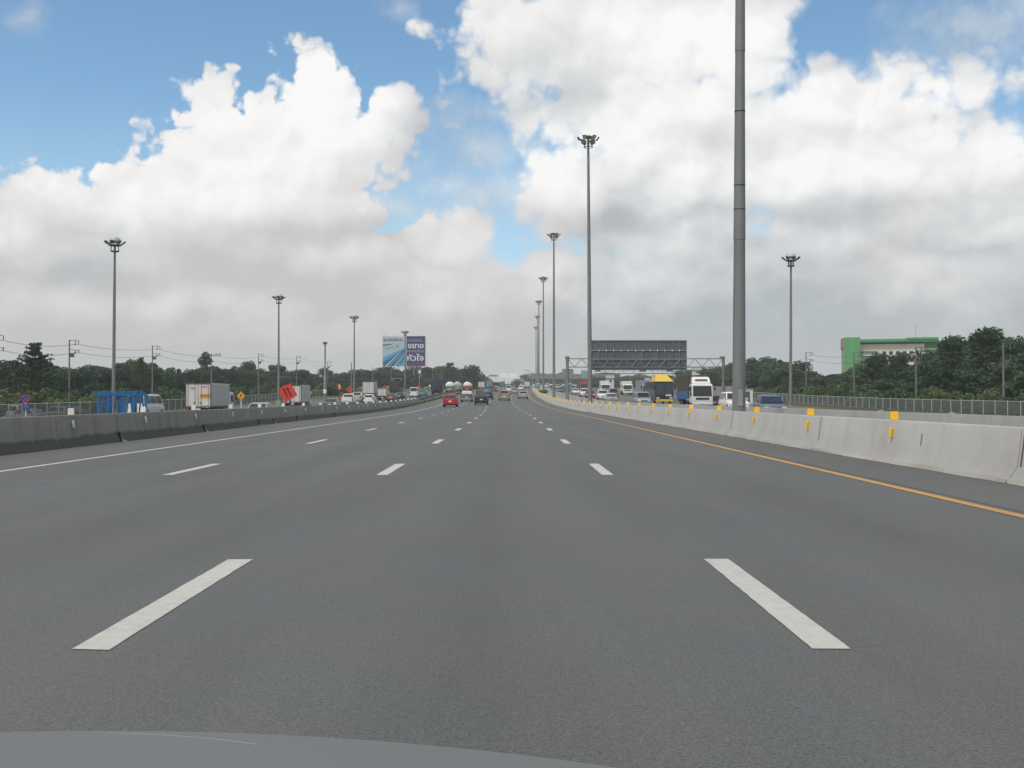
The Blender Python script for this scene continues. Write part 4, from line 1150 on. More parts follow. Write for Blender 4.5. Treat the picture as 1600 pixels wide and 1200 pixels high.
def car(k, col, px, d, facing, label, group=None, lod=1, glass=None, x=None, turn=0.0, name=None, cat=None, white_top=None):
    s = SPEC[k]; L, W, H = s['L'], s['W'], s['H']; hw = W / 2
    nm = name or {'sedan': 'sedan_car', 'hatch': 'hatchback_car', 'suv': 'suv', 'pickup': 'pickup_truck', 'van': 'passenger_van', 'minivan': 'minivan'}[k]
    t = place(px, d, label, cat or {'pickup': 'pickup', 'van': 'van', 'minivan': 'van'}.get(k, 'car'), nm, facing, group, x, turn)
    bf, cf, gq = body_fn(k)
    gm = glass or M_GLASS
    if k == 'pickup':
        def bfp(mb):
            bf(mb)
        # bed: the body behind the cab is an open tray
        def front_part(mb):
            full = MB(); bf(full)
            mb.v, mb.f = full.v, full.f
        b0 = cpart(('body', k), 'body', t, col, front_part, bevel=0.03, smooth=True)
        def tray(mb): mb.box((0, -1.68, s['tail'] + .012), (W * .78, 1.5, .02))
        cpart(('tray', k), 'load_bed', t, M_CHASSIS, tray)
        def walls(mb):
            for sg in (-1, 1): mb.box((sg * hw * .88, -1.66, s['tail'] + .10), (.10, 1.66, .22))
        cpart(('bedwall', k), 'bed_side', t, col, walls, bevel=0.02)
        def tg(mb): mb.box((0, -L/2 + .06, s['tail'] - .08), (W * .86, .07, .58))
        cpart(('tailgate', k), 'tailgate', t, col, tg, bevel=0.02)
    else:
        cpart(('body', k), 'body', t, col, bf, bevel=0.03, smooth=True)
    cpart(('cabin', k), 'cabin', t, white_top or col, cf, bevel=0.035, smooth=True)
    fn, n = gq('front'); cpart(('ws', k), 'windscreen', t, gm, fn)
    fn, n = gq('rear'); cpart(('rw', k), 'rear_window', t, gm, fn)
    for sg in 'RL':
        for i in range(n):
            fn, _ = gq(sg + str(i)); cpart(('sw', k, sg, i), 'side_window', t, gm, fn)
    r = .33 if k not in ('suv', 'pickup') else .37
    wheels(t, k, (-hw + .095, hw - .095), (L/2 - .82, -L/2 + .80), r, .21, rims=lod > 0)
    bl = s['tail']
    def rl(sg):
        def fn(mb):
            if k in ('sedan',): mb.box((sg * hw * .76, -L/2 + .05, bl - .18), (.34, .12, .15))
            elif k == 'pickup': mb.box((sg * hw * .93, -L/2 + .04, bl - .12), (.15, .12, .40))
            elif k == 'van': mb.box((sg * hw * .88, -L/2 + .03, .98), (.14, .10, .42))
            else: mb.box((sg * hw * .84, -L/2 + .06, bl - .10), (.22, .16, .30))
        return fn
    def fl(sg):
        return lambda mb: mb.box((sg * hw * .70, L/2 - .10, s['nose'] - .12), (.36, .20, .17))
    for sg in (-1, 1):
        cpart(('tail', k, sg), 'tail_light', t, M_TAIL, rl(sg), bevel=.02)
        cpart(('head', k, sg), 'headlight', t, M_HEAD, fl(sg), bevel=.03)
        cpart(('mirror', k, sg), 'wing_mirror', t, col, lambda mb, sg=sg: mb.box((sg * (hw + .06), s['g'][0] - .35, s['belt'] + .06), (.16, .10, .13)), bevel=.03)
    cpart(('rplate', k), 'number_plate', t, M_PLATE, lambda mb: mb.box((0, -L/2 - .012, bl - .30 if k not in ('suv', 'van', 'pickup') else .72), (.36, .02, .16)))
    cpart(('fplate', k), 'number_plate', t, M_PLATE, lambda mb: mb.box((0, L/2 + .012, .48), (.36, .02, .13)))
    cpart(('rbump', k), 'rear_bumper', t, col if k != 'pickup' else M_CHROME, lambda mb: mb.box((0, -L/2 - .005, .46), (W * .92, .16, .26)), bevel=.05)
    cpart(('fbump', k), 'front_bumper', t, col, lambda mb: mb.box((0, L/2 - .01, .42), (W * .90, .16, .24)), bevel=.05)
    cpart(('grille', k), 'grille', t, M_BLACK, lambda mb: mb.box((0, L/2 + .0, s['nose'] - .16 if k != 'van' else .78), (W * .42, .06, .15)), bevel=.02)
    cpart(('under', k), 'underbody', t, M_CHASSIS, lambda mb: mb.box((0, 0, .28), (W * .82, L * .9, .16)))
    return t

def truck_cab(t, L, W, col, h=2.35, key='cab', dark_front=False):
    """forward-control cab at the front end"""
    y1 = L / 2; y0 = y1 - 1.75; hw = W / 2 * .96
    def cab(mb):
        prof = [(y0, .55), (y1 - .08, .55), (y1, .75), (y1 - .02, 1.25), (y1 - .22, h - .15), (y1 - .45, h), (y0, h)]
        mb.prism(prof, -hw, hw)
    cpart((key, 'cab', L, W, h), 'cab', t, col, cab, bevel=.06, smooth=True)
    cpart((key, 'ws', L, W, h), 'windscreen', t, M_GLASS, lambda mb: mb.quad((-hw * .9, y1 - .022 + .012, 1.30), (hw * .9, y1 - .022 + .012, 1.30), (hw * .88, y1 - .20 + .012, h - .24), (-hw * .88, y1 - .20 + .012, h - .24)))
    for sg in (-1, 1):
        cpart((key, 'sw', L, W, h, sg), 'side_window', t, M_GLASS, lambda mb, sg=sg: mb.quad((sg * (hw + .012), y1 - .35, 1.32), (sg * (hw + .012), y0 + .45, 1.32), (sg * (hw + .012), y0 + .45, h - .3), (sg * (hw + .012), y1 - .5, h - .3)))
        def mir(mb, sg=sg):
            mb.box((sg * (hw + .22), y1 - .1, h - .55), (.16, .10, .36)); mb.tube((sg * hw, y1 - .15, h - .4), (sg * (hw + .22), y1 - .1, h - .4), .02, n=5)
        cpart((key, 'mir', L, W, h, sg), 'wing_mirror', t, M_BLACK, mir)
        cpart((key, 'hl', L, W, h, sg), 'headlight', t, M_HEAD, lambda mb, sg=sg: mb.box((sg * hw * .74, y1 - .02, .80), (.36, .10, .22)), bevel=.03)
    cpart((key, 'bump', L, W, h), 'front_bumper', t, col if not dark_front else M_CHASSIS, lambda mb: mb.box((0, y1 - .02, .52), (W * .95, .22, .30)), bevel=.05)
    cpart((key, 'grille', L, W, h), 'grille', t, M_BLACK, lambda mb: mb.box((0, y1 + .0, 1.05), (W * .62, .05, .22)))
    cpart((key, 'pl', L, W, h), 'number_plate', t, M_PLATE, lambda mb: mb.box((0, y1 + .10, .52), (.40, .02, .14)))
    cpart((key, 'ch', L, W), 'chassis', t, M_CHASSIS, lambda mb: (mb.box((-.4, 0, .72), (.14, L * .92, .2)), mb.box((.4, 0, .72), (.14, L * .92, .2)), mb.box((0, -.2, .55), (W * .7, .9, .3))))

def box_truck(px, d, label, facing=1, L=6.6, W=2.3, H=3.1, cabcol=PW, boxm=PBOX, detail=True, group=None, deck=0.92, x=None, cab_h=2.35, marks=False):
    t = place(px, d, label, 'truck', 'box_truck', facing, group, x)
    k = ('bt', L, W, H, deck, cab_h)
    truck_cab(t, L, W, cabcol, cab_h)
    yb, yf = -L/2, L/2 - 1.95
    hw = W / 2
    cpart(k + ('box',), 'cargo_box', t, boxm, lambda mb: mb.box((0, (yb + yf) / 2, (deck + H) / 2), (W - .06, yf - yb - .04, H - deck - .03)), bevel=.02)
    n = 6
    for sg in (-1, 1):
        for i in range(n):
            y0, y1 = yb + .1 + (yf - yb - .2) * i / n, yb + .1 + (yf - yb - .2) * (i + 1) / n
            cpart(k + ('sp', sg, i), 'side_panel', t, PBOX2 if detail else boxm, lambda mb: mb.box((sg * (hw - .02), (y0 + y1) / 2, (deck + H) / 2), (.03, y1 - y0 - .03, H - deck - .28)))
        cpart(k + ('tr', sg), 'top_rail', t, boxm, lambda mb: mb.box((sg * (hw - .03), (yb + yf) / 2, H - .05), (.09, yf - yb, .1)))
        cpart(k + ('br', sg), 'bottom_rail', t, M_DIRTYSTEEL, lambda mb: mb.box((sg * (hw - .03), (yb + yf) / 2, deck + .05), (.09, yf - yb, .1)))
        cpart(k + ('door', sg), 'rear_door', t, boxm, lambda mb: mb.box((sg * hw * .475, yb - .02, (deck + H) / 2 - .02), (hw * .90, .05, H - deck - .26)), bevel=.012)
        for o in (.24, .78):
            cpart(k + ('lb', sg, o), 'lock_bar', t, M_DIRTYSTEEL, lambda mb: mb.tube((sg * hw * o, yb - .065, deck + .15), (sg * hw * o, yb - .065, H - .15), .018, n=5))
        cpart(k + ('tl', sg), 'tail_light', t, M_TAIL, lambda mb: mb.box((sg * hw * .82, yb - .04, deck - .22), (.30, .07, .13)), bevel=.02)
        cpart(k + ('mf', sg), 'mud_flap', t, M_RUBBER, lambda mb: mb.box((sg * hw * .74, yb + .55, .42), (.42, .02, .48)))
        cpart(k + ('cp', sg), 'corner_post', t, M_DIRTYSTEEL if detail else boxm, lambda mb: mb.box((sg * (hw - .045), yb - .02, (deck + H) / 2), (.07, .08, H - deck)))
    cpart(k + ('hd',), 'door_header', t, M_DIRTYSTEEL, lambda mb: mb.box((0, yb - .02, H - .055), (W - .1, .07, .10)))
    cpart(k + ('ub',), 'underrun_bar', t, M_DIRTYSTEEL, lambda mb: mb.box((0, yb + .12, .52), (W * .9, .10, .12)))
    cpart(k + ('np',), 'number_plate', t, M_PLATE, lambda mb: mb.box((0, yb - .02, deck - .2), (.42, .02, .15)))
    wheels(t, 'bt', (-hw + .17, hw - .17), (L/2 - .95,), .42, .26, rims=detail)
    wheels(t, 'bt', (-hw + .27, hw - .27), (-L/2 + 1.35,), .42, .48, rims=detail)
    if marks:
        mo = mat('orange decal', (0.62, 0.25, 0.03), .5); mr = mat('red print', (0.45, 0.08, 0.08), .5); mp = mat('worn pale paint', (.68, .68, .64), .5); mdk = mat('dark orange print', (0.42, 0.12, 0.02), .5)
        y = yb - .052
        MB().box((hw * .52, y, deck + 1.02), (hw * .78, .012, .34)).build('warning_decal', mo, t)
        MB().box((hw * .52, y - .008, deck + 1.06), (hw * .45, .008, .07)).build('decal_lettering', mdk, t)
        MB().box((hw * .52, y, deck + .82), (hw * .78, .010, .05)).build('warning_decal', mat('yellow decal', (.7, .5, .1), .5), t)
        text('TRA', .24, mr, t, (-hw * .62, y - .004, H - .56), (R(90), 0, 0), .004)
        text('NTC', .22, mr, t, (hw * .30, y - .004, H - .42), (R(90), 0, 0), .004)
        for xx in (-.30, .16):
            MB().box((hw * xx, y - .02, deck + .42), (.10, .05, .10)).build('door_handle', M_BLACK, t)
        MB().box((hw * .70, y, deck + .32), (.34, .012, .34)).build('pale_patch', mp, t)
    return t

def tanker(px, d, label, tank_m, band_m, cab_m, facing=1, group=None):
    L, W = 8.6, 2.4
    t = place(px, d, label, 'tanker truck', 'tanker_truck', facing, group)
    truck_cab(t, L, W, cab_m, 2.5, 'tcab')
    n = 18; cz, rx, rz = 1.98, 1.16, 1.02
    def ringp(y, k): return [(rx * k * math.cos(2*math.pi*i/n), y, cz + rz * k * math.sin(2*math.pi*i/n)) for i in range(n)]
    secs = [(-4.28, .45), (-4.22, .72), (-4.08, .90), (-3.85, 1.0), (2.0, 1.0), (2.2, .9), (2.32, .6)]
    cpart(('tank',), 'tank', t, tank_m, lambda mb: mb.loft([ringp(y, k) for y, k in secs]), smooth=True)
    def band(mb):
        for sg in (-1, 1):
            a = [i for i in range(7)]
            P = [(rx * 1.012 * math.cos(R(-52 + 8.0 * i)) * sg, cz + rz * 1.012 * math.sin(R(-52 + 8.0 * i))) for i in a]
            mb.loft([[(x, -3.8, z) for x, z in P], [(x, 1.95, z) for x, z in P]], closed=False, caps=False)
        P = [(x, z) for x, z in [(-.9, cz - .62), (.9, cz - .62), (1.0, cz - .12), (-1.0, cz - .12)]]
        mb.loft([[(x, -4.33, z) for x, z in P], [(x * .96, -4.0, z) for x, z in P]])
    cpart(('tband', band_m.name), 'painted_band', t, band_m, band, smooth=True)
    cpart(('walk',), 'top_walkway', t, M_STEEL, lambda mb: (mb.box((0, -.9, cz + rz + .06), (.6, 5.2, .05)), mb.lathe([(.26, cz + rz + .05), (.26, cz + rz + .22), (.1, cz + rz + .26)], 10, 0, 0)))
    cpart(('rail',), 'ladder', t, M_STEEL, lambda mb: (mb.tube((.5, -4.32, 1.0), (.5, -3.95, 2.9), .025, n=5), mb.tube((.85, -4.32, 1.0), (.85, -3.95, 2.75), .025, n=5)))
    cpart(('frame', 't'), 'rear_frame', t, band_m if band_m is PRED else PYEL, lambda mb: mb.box((0, -4.2, .82), (2.2, .3, .30)), bevel=.03)
    for sg in (-1, 1):
        cpart(('ttl', sg), 'tail_light', t, M_TAIL, lambda mb, sg=sg: mb.box((sg * .9, -4.37, .82), (.3, .06, .14)))
        cpart(('tmf', sg), 'mud_guard', t, M_CHASSIS, lambda mb, sg=sg: mb.box((sg * .9, -2.6, 1.02), (.5, 2.6, .06)))
    cpart(('tpl',), 'number_plate', t, M_PLATE, lambda mb: mb.box((0, -4.37, .8), (.42, .02, .15)))
    wheels(t, 'tk', (-1.0, 1.0), (L/2 - 1.0,), .48, .28)
    wheels(t, 'tk', (-.9, .9), (-2.0, -3.2), .48, .5)
    return t

def lorry(px, d, label, cab_m, load_m, facing, load='box', deflector=None, group=None, L=9.5, H=3.5, low_m=None, front_dark=False, rails=False):
    W = 2.4
    t = place(px, d, label, 'truck', 'lorry', facing, group)
    truck_cab(t, L, W, cab_m, 2.7, 'lcab', front_dark)
    y0, y1 = -L/2, L/2 - 2.0
    cpart(('lload', L, H, load_m.name, load), 'load_body', t, load_m, lambda mb: mb.box((0, (y0 + y1) / 2, (1.1 + H) / 2), (W - .04, y1 - y0, H - 1.1)), bevel=.05)
    n = 7
    for sg in (-1, 1):
        for i in range(n):
            y = y0 + .15 + (y1 - y0 - .3) * i / (n - 1)
            cpart(('lrib', L, H, sg, i, load_m.name), 'body_stake', t, load_m, lambda mb: mb.box((sg * (W / 2), y, (1.1 + H) / 2), (.06, .10, H - 1.15)))
        cpart(('ltail', sg), 'tail_light', t, M_TAIL, lambda mb, sg=sg: mb.box((sg * .95, -L/2 - .03, .92), (.3, .06, .15)))
    if low_m is not None:
        cpart(('llow', L, low_m.name), 'side_board', t, low_m, lambda mb: (mb.box((-W/2 - .05, (y0 + y1) / 2, 1.45), (.08, y1 - y0, .9)), mb.box((W/2 + .05, (y0 + y1) / 2, 1.45), (.08, y1 - y0, .9))), bevel=.02)
    for i in range(5 if load == 'box' else 0):
        cpart(('lrear', L, H, i, load_m.name), 'rear_board', t, load_m, lambda mb: mb.box((0, y0 - .02, 1.2 + (H - 1.2) * (i + .5) / 5), (W - .2, .05, (H - 1.2) / 5 - .05)))
    if rails:
        def rk(mb):
            mb.box((0, y1 - 1.2, H + .55), (W * .9, .08, .08)); mb.box((0, y1 - 2.6, H + .55), (W * .9, .08, .08))
            for sg in (-1, 1):
                mb.box((sg * W * .43, y1 - 1.9, H + .55), (.08, 1.5, .08))
                for yy in (y1 - 1.2, y1 - 2.6): mb.box((sg * W * .43, yy, H + .28), (.08, .08, .56))
        cpart(('lrack', L, H), 'roof_rack', t, M_STEEL, rk)
    if deflector is not None:
        def df(mb): mb.loft([[(-.98, L/2 - .5, 2.68), (.98, L/2 - .5, 2.68), (.98, L/2 - 1.7, 2.68), (-.98, L/2 - 1.7, 2.68)], [(-1.0, L/2 - .72, 3.0), (1.0, L/2 - .72, 3.0), (1.0, L/2 - 1.7, 3.0), (-1.0, L/2 - 1.7, 3.0)], [(-.92, L/2 - 1.15, 3.45), (.92, L/2 - 1.15, 3.45), (.95, L/2 - 1.7, 3.5), (-.95, L/2 - 1.7, 3.5)]])
        cpart(('ldef', L, deflector.name), 'wind_deflector', t, deflector, df, bevel=.06, smooth=True)
        cpart(('ldefg', L), 'deflector_sign', t, M_DARKSTEEL, lambda mb: mb.quad((-.72, L/2 - .70 + .02, 2.98), (.72, L/2 - .70 + .02, 2.98), (.66, L/2 - .92, 3.22), (-.66, L/2 - .92, 3.22)))
    wheels(t, 'lo', (-1.0, 1.0), (L/2 - 1.0,), .50, .28)
    wheels(t, 'lo', (-.9, .9), (-L/2 + 1.3, -L/2 + 2.55), .50, .5)
    return t

def coach(px, d, label, col, facing, roof_m=None, group=None):
    L, W, H = 11.0, 2.5, 3.15
    t = place(px, d, label, 'coach', 'coach', facing, group)
    hw = W / 2
    def body(mb):
        prof = [(-L/2, .45), (L/2 - .1, .45), (L/2, .7), (L/2 - .03, 1.5), (L/2 - .32, H - .12), (L/2 - .6, H), (-L/2 + .2, H), (-L/2, H - .2)]
        mb.prism(prof, -hw, hw)
    cpart(('coach',), 'body', t, col, body, bevel=.10, smooth=True)
    cpart(('coachws',), 'windscreen', t, M_GLASSBLUE, lambda mb: mb.quad((-hw * .9, L/2 + .0, 1.45), (hw * .9, L/2 + .0, 1.45), (hw * .88, L/2 - .27, H - .32), (-hw * .88, L/2 - .27, H - .32)))
    cpart(('coachwsf',), 'screen_pillar', t, M_BLACK, lambda mb: mb.box((0, L/2 - .08, 2.1), (.06, .10, 1.3), rot=Matrix.Rotation(R(11), 3, 'X')))
    for sg in (-1, 1):
        for i in range(6):
            y0 = L/2 - 1.2 - i * 1.55
            cpart(('coachsw', sg, i), 'side_window', t, M_GLASS, lambda mb: mb.quad((sg * (hw + .012), y0, 1.55), (sg * (hw + .012), y0 - 1.45, 1.55), (sg * (hw + .012), y0 - 1.45, H - .45), (sg * (hw + .012), y0, H - .45)))
        cpart(('coachhl', sg), 'headlight', t, M_HEAD, lambda mb: mb.box((sg * hw * .72, L/2 - .02, .86), (.45, .12, .2)), bevel=.04)
        cpart(('coachmir', sg), 'wing_mirror', t, M_BLACK, lambda mb: (mb.box((sg * (hw + .16), L/2 + .2, 2.2), (.2, .12, .42)), mb.tube((sg * hw, L/2 - .2, 2.6), (sg * (hw + .16), L/2 + .2, 2.45), .03, n=5)), bevel=0)
    cpart(('coachpl',), 'route_sign', t, M_PLATE, lambda mb: mb.box((-.55, L/2 + .03, 1.22), (.8, .04, .22)))
    cpart(('coachb',), 'front_bumper', t, roof_m or col, lambda mb: mb.box((0, L/2 - .02, .52), (W * .96, .22, .32)), bevel=.05)
    if roof_m is not None:
        def pod(mb): mb.loft([[(-1.32, L/2 - .2, H - .06), (1.32, L/2 - .2, H - .06), (1.32, L/2 - 5, H - .06), (-1.32, L/2 - 5, H - .06)], [(-1.22, L/2 - .5, H + .10), (1.22, L/2 - .5, H + .10), (1.22, L/2 - 5, H + .10), (-1.22, L/2 - 5, H + .10)],
                              [(-.62, L/2 - 1.5, H + .85), (1.0, L/2 - 1.5, H + .85), (1.0, L/2 - 5, H + .85), (-.62, L/2 - 5, H + .85)], [(-.55, L/2 - 1.7, H + .95), (.95, L/2 - 1.7, H + .95), (.95, L/2 - 5, H + .95), (-.55, L/2 - 5, H + .95)]])
        cpart(('coachpod',), 'roof_pod', t, roof_m, pod, bevel=.06, smooth=True)
        for z in (H + .3, H + .6):
            cpart(('coachpodrib', z), 'pod_rib', t, mat('dull yellow trim', (.40, .27, .03), .5), lambda mb: mb.box((.08, L/2 - 1.0 - (z - H) * .9, z), (1.9 - (z - H) * .6, .3, .05)))
    wheels(t, 'co', (-1.08, 1.08), (L/2 - 2.2, -L/2 + 2.6), .50, .30)
    return t

# ---- traffic on our carriageway
car('hatch', PRED, 704.3, 131, 1, 'red hatchback car in the slow lane, lowest of the vehicles ahead')
car('pickup', PGREY, 729.5, 172, 1, 'grey pickup with a white canopy ahead of the red hatchback', white_top=PW, glass=M_LAMPGLASS)
c = car('suv', PBLK, 752.3, 148, 1, 'black car with bright rear window ahead in the second lane', glass=mat('sky lit glass', (0.05, 0.06, 0.06), 0.03, spec=1.0))
car('sedan', PDBLUE, 763.0, 195, 1, 'dark blue car partly hidden behind the black car')
car('hatch', PRED, 750.0, 222, 1, 'red car roof showing above the black car')
car('pickup', PTAN, 788.0, 183, 1, 'tan pickup truck in the middle of the road ahead')
car('sedan', PSIL, 817.3, 200, 1, 'silver sedan near the yellow edge line ahead')
car('sedan', PSIL, 803.9, 275, 1, 'small silver grey car between the tan pickup and the silver sedan', lod=0)
car('van', PW, 794.5, 330, 1, 'white van straight ahead above the tan pickup', lod=0)
car('pickup', PBLUE, 760.5, 300, 1, 'light blue pickup above the dark blue car', lod=0)
car('hatch', PMAROON, 772.0, 325, 1, 'dark maroon car next to the light blue pickup', lod=0)
car('sedan', PSIL, 776.5, 345, 1, 'pale car just ahead of the dark maroon car', lod=0)
box_truck(752.5, 415, 'white box truck seen square from behind far ahead', detail=False)
lorry(765.5, 430, 'dark lorry with a pale mixed load next to the far white box truck', PBLUE, mat('mixed load', (0.22, 0.20, 0.22), .8, var=.8, vscale=.9), 1)
box_truck(823.5, 470, 'white and blue box truck far up the climbing road', cabcol=PBLUE, detail=False)
lorry(809.0, 520, 'dark lorry far ahead under the wide green sign', PGREY, M_TARP, 1)
car('suv', PW, 813.5, 390, 1, 'white car under the wide green sign', lod=0)
box_truck(785.5, 560, 'green sided truck far ahead beyond the white van', cabcol=PTEAL, boxm=PTEAL, detail=False)
tanker(731.0, 318, 'white and red tanker truck with yellow frame ahead of the grey pickup', PW, PRED, PYEL)
tanker(704.0, 305, 'teal and white tanker truck climbing behind the guard rail', PW, PTEAL, PW)
tanker(715.5, 345, 'pale tanker truck just ahead of the teal tanker', PBOX2, PSIL, PW)
lorry(683.0, 268, 'dark blue lorry climbing behind the guard rail', PDBLUE, PDBLUE, 1, L=8.0, H=3.6)

# ---- traffic on the outer road
car('van', PW, 0, 103, 1, 'white minivan with dark side windows behind the blue trestles', x=at(229, 103), turn=R(-6), name='passenger_van')
box_truck(0, 103.4, 'big white box truck with an orange sticker on its rear door', x=at(309.5, 99), L=8.9, W=2.36, H=3.12, marks=True)
box_truck(0, 136, 'white box truck partly hidden by the red diamond sign', x=at(456, 132), L=8.0, W=2.3, H=3.05)
car('sedan', PSIL, 408.5, 91, 1, 'pale car roof just above the barrier between yellow and red signs')
car('sedan', PGREY, 519.5, 134, 1, 'dark grey sedan behind the barrier below the white notice board')
car('pickup', PW, 545.5, 163, 1, 'white pickup with dark rear window behind the barrier')
car('suv', PSIL, 560.0, 182, 1, 'grey car between the two white vehicles behind the barrier')
car('hatch', PW, 578.0, 172, 1, 'white hatchback in front of the tall box truck')
box_truck(579, 217, 'tall white box truck behind the white hatchback', detail=True, H=3.3, W=2.4)
box_truck(0, 196, 'small white box pickup in front of the dark lorry', x=at(599.5, 196), L=4.9, W=1.72, H=2.25, deck=.78, cab_h=1.75)
lorry(620, 238, 'dark plum lorry with a white roof rack beside the domed mast', PGREY, M_TARP, 1, L=8.5, H=3.4, rails=True, low_m=PPURP)
car('sedan', PBROWN, 612.5, 190, 1, 'brown car beside the small white box pickup')
car('sedan', PDGREEN, 625.5, 203, 1, 'dark green sedan in front of the dark plum lorry')
car('van', PW, 648, 226, 1, 'white van seen square from behind near the end of the barrier')
car('sedan', PTEAL, 661, 236, 1, 'dark teal car next to the white van at the barrier end')
# parked beyond the fence
car('pickup', PW, 0, 118, 1, 'white pickup parked behind the fence beside the blue round sign', x=at(27, 118) , turn=R(80))
car('hatch', PSIL, 0, 124, 1, 'pale silver car parked behind the fence between its posts', x=at(91, 124), turn=R(70))
car('sedan', PGREY, 0, 126, 1, 'grey car parked behind the fence near the white barrier reflector', x=at(109, 126), turn=R(75))
car('sedan', PSIL, 0, 112, 1, 'grey car parked behind the blue round sign', x=at(54, 114), turn=R(78))

# ---- oncoming traffic
car('sedan', paint('slate blue', (0.085, 0.105, 0.14), 0.3), 1203, 77, -1, 'dark blue oncoming car with a big windscreen beside the huge mast', glass=M_GLASSBLUE, turn=R(-4))
car('suv', PW, 1147, 92, -1, 'white oncoming car half hidden by the huge mast')
car('sedan', PBLK, 1118, 122, -1, 'black oncoming car below the gantry column')
lorry(1085.5, 124, 'white oncoming lorry with a tall wind deflector and dark load', PW, mat('brown load cover', (0.075, 0.055, 0.05), .8, var=.3, bump=.3, bscale=3.), -1, deflector=PW, low_m=M_BLUETARP, H=3.65)
coach(1029, 153, 'black oncoming coach with a yellow roof pod', PBLK, -1, roof_m=PYEL)
car('minivan', PSIL, 1003, 138, -1, 'pale grey oncoming van beside the black coach', glass=M_GLASS)
lorry(1009, 190, 'grey oncoming truck with pale load behind the black coach', PSIL, mat('grey purple load', (0.26, 0.25, 0.29), .7, var=.3), -1, H=3.4)
box_truck(979, 262, 'white box truck facing us in front of the trees', facing=-1, cab_h=2.5, W=2.4, H=3.3, detail=False)
box_truck(945, 285, 'white oncoming box truck with a high front', facing=-1, cab_h=2.5, W=2.4, H=3.4, detail=False)
car('suv', PW, 941.5, 190, -1, 'white oncoming car in front of the maroon van')
car('sedan', PW, 954.5, 165, -1, 'white oncoming sedan with teal windscreen beside the barrier', glass=mat('teal glass', (0.06, 0.11, 0.12), .1))
car('minivan', PMAROON, 958, 218, -1, 'dark maroon oncoming van', lod=0)
car('sedan', PW, 899.5, 270, -1, 'white oncoming sedan beside the gantry column', lod=0)
car('pickup', PW, 912.5, 228, -1, 'white oncoming pickup just before the second mast')
lorry(912, 335, 'red oncoming lorry above the white pickup', PRED, PRED, -1, H=3.3)
car('hatch', PRED, 922, 210, -1, 'small red oncoming car behind the second mast')
car('sedan', PGREY, 875.5, 318, -1, 'grey oncoming car before the gantry column', lod=0)
car('suv', PDBLUE, 882, 330, -1, 'dark blue oncoming car close to the gantry column', lod=0)
car('sedan', PSIL, 857, 385, -1, 'silver oncoming car at the bend of the barrier', lod=0)
GF = 'small distant cars in the oncoming stream'
rnd = random.Random(3)
cols = [PW, PSIL, PGREY, PBLK, PW, PSIL, PTEAL, PDBLUE, PW, PTAN]
cn = ['white', 'silver', 'grey', 'black', 'white', 'silver', 'teal', 'dark blue', 'white', 'tan']
FAR = {}
def far_label(c, k):
    n = FAR[(c, k)] = FAR.get((c, k), -1) + 1
    return f"{'first second third fourth fifth sixth seventh eighth'.split()[n]} tiny {c} {k} in the far oncoming stream, counted from the gantry"
i = 0
for d in (350, 372, 402, 425, 448, 470, 495, 520, 550, 580):
    for lane in (14.6, 18.0, 21.3, 24.6):
        if rnd.random() < .30: continue
        q = d + rnd.uniform(-8, 8); k = rnd.choice(['sedan', 'suv', 'pickup', 'van', 'hatch'])
        ci = rnd.randrange(10); i += 1
        if q > 470 and i % 5 == 0:
            continue
        car(k, cols[ci], 0, q, -1, far_label(cn[ci], 'car' if k in ('sedan', 'suv', 'hatch') else k), GF, lod=0, x=cxf(q) + lane)

# ------------------------------------------------------------------ works signs and trestles beside the dark barrier
M_ORANGE = mat('works sign red', (0.62, 0.045, 0.035), 0.55, var=0.06, vscale=3.0)
M_SIGNBLACK = mat('sign black', (0.015, 0.012, 0.012), 0.6)
def diamond(px, py, d, side, ang, label, m, symbol, group=None, post_bottom=None, cat='road sign'):
    X = at(px, d); g = gz(X, d); h = zpx(py, d) - g
    t = thing('warning_sign', label, cat, (X, d, g - .03), 0, group)
    rt = (0, ang, 0)
    pl = MB().box((0, 0, 0), (side, .025, side)).build('sign_plate', m, t, (0, 0, h), rt, bevel=.008)
    if symbol == 'shift':
        for dx in (-.14, .12):
            pts = [(dx + .04, -.30), (dx + .04, -.05), (dx - .06, .10), (dx - .06, .26)]
            mb = MB()
            for a, b_ in zip(pts, pts[1:]): mb.tube((a[0] * side, 0, a[1] * side), (b_[0] * side, 0, b_[1] * side), .038 * side, n=5)
            mb.poly([((dx - .06 - .11) * side, 0, .22 * side), ((dx - .06 + .11) * side, 0, .22 * side), ((dx - .06) * side, 0, .38 * side)])
            mb.build('arrow', M_SIGNBLACK, t, (0, -.02, h), (0, ang * .45, 0))
    elif symbol == 'bend':
        mb = MB(); s = side * .5
        for a, b_ in zip([(-.25, -.4), (-.25, .05), (-.05, .30)], [(-.25, .05), (-.05, .30), (.15, .30)]): mb.tube((a[0]*s, 0, a[1]*s), (b_[0]*s, 0, b_[1]*s), .10 * s, n=5)
        mb.poly([(.10*s, 0, .60*s), (.10*s, 0, 0), (.45*s, 0, .30*s)])
        mb.build('arrow', M_SIGNBLACK, t, (0, -.02, h))
    return t, h
t, h = diamond(449.8, 612.6, 64.7, .86, R(-29), 'big tilted red diamond sign with black lane shift arrows behind the barrier', M_ORANGE, 'shift')
MB().tube((.42, .06, 0.0), (.05, .05, h - .1), .045, n=8).build('post', M_DARKSTEEL, t)
MB().box((.42, .1, .04), (.9, .7, .07)).build('foot', M_DARKSTEEL, t, bevel=.01)
MB().tube((.42, .55, .06), (.25, .08, .7), .03, n=6).build('brace', M_DARKSTEEL, t)
MB().box((.15, -.02, .42), (1.15, .03, .22)).build('striped_board', mat('ochre board', (.28, .15, .03), .6, var=.4, vscale=4.), t)
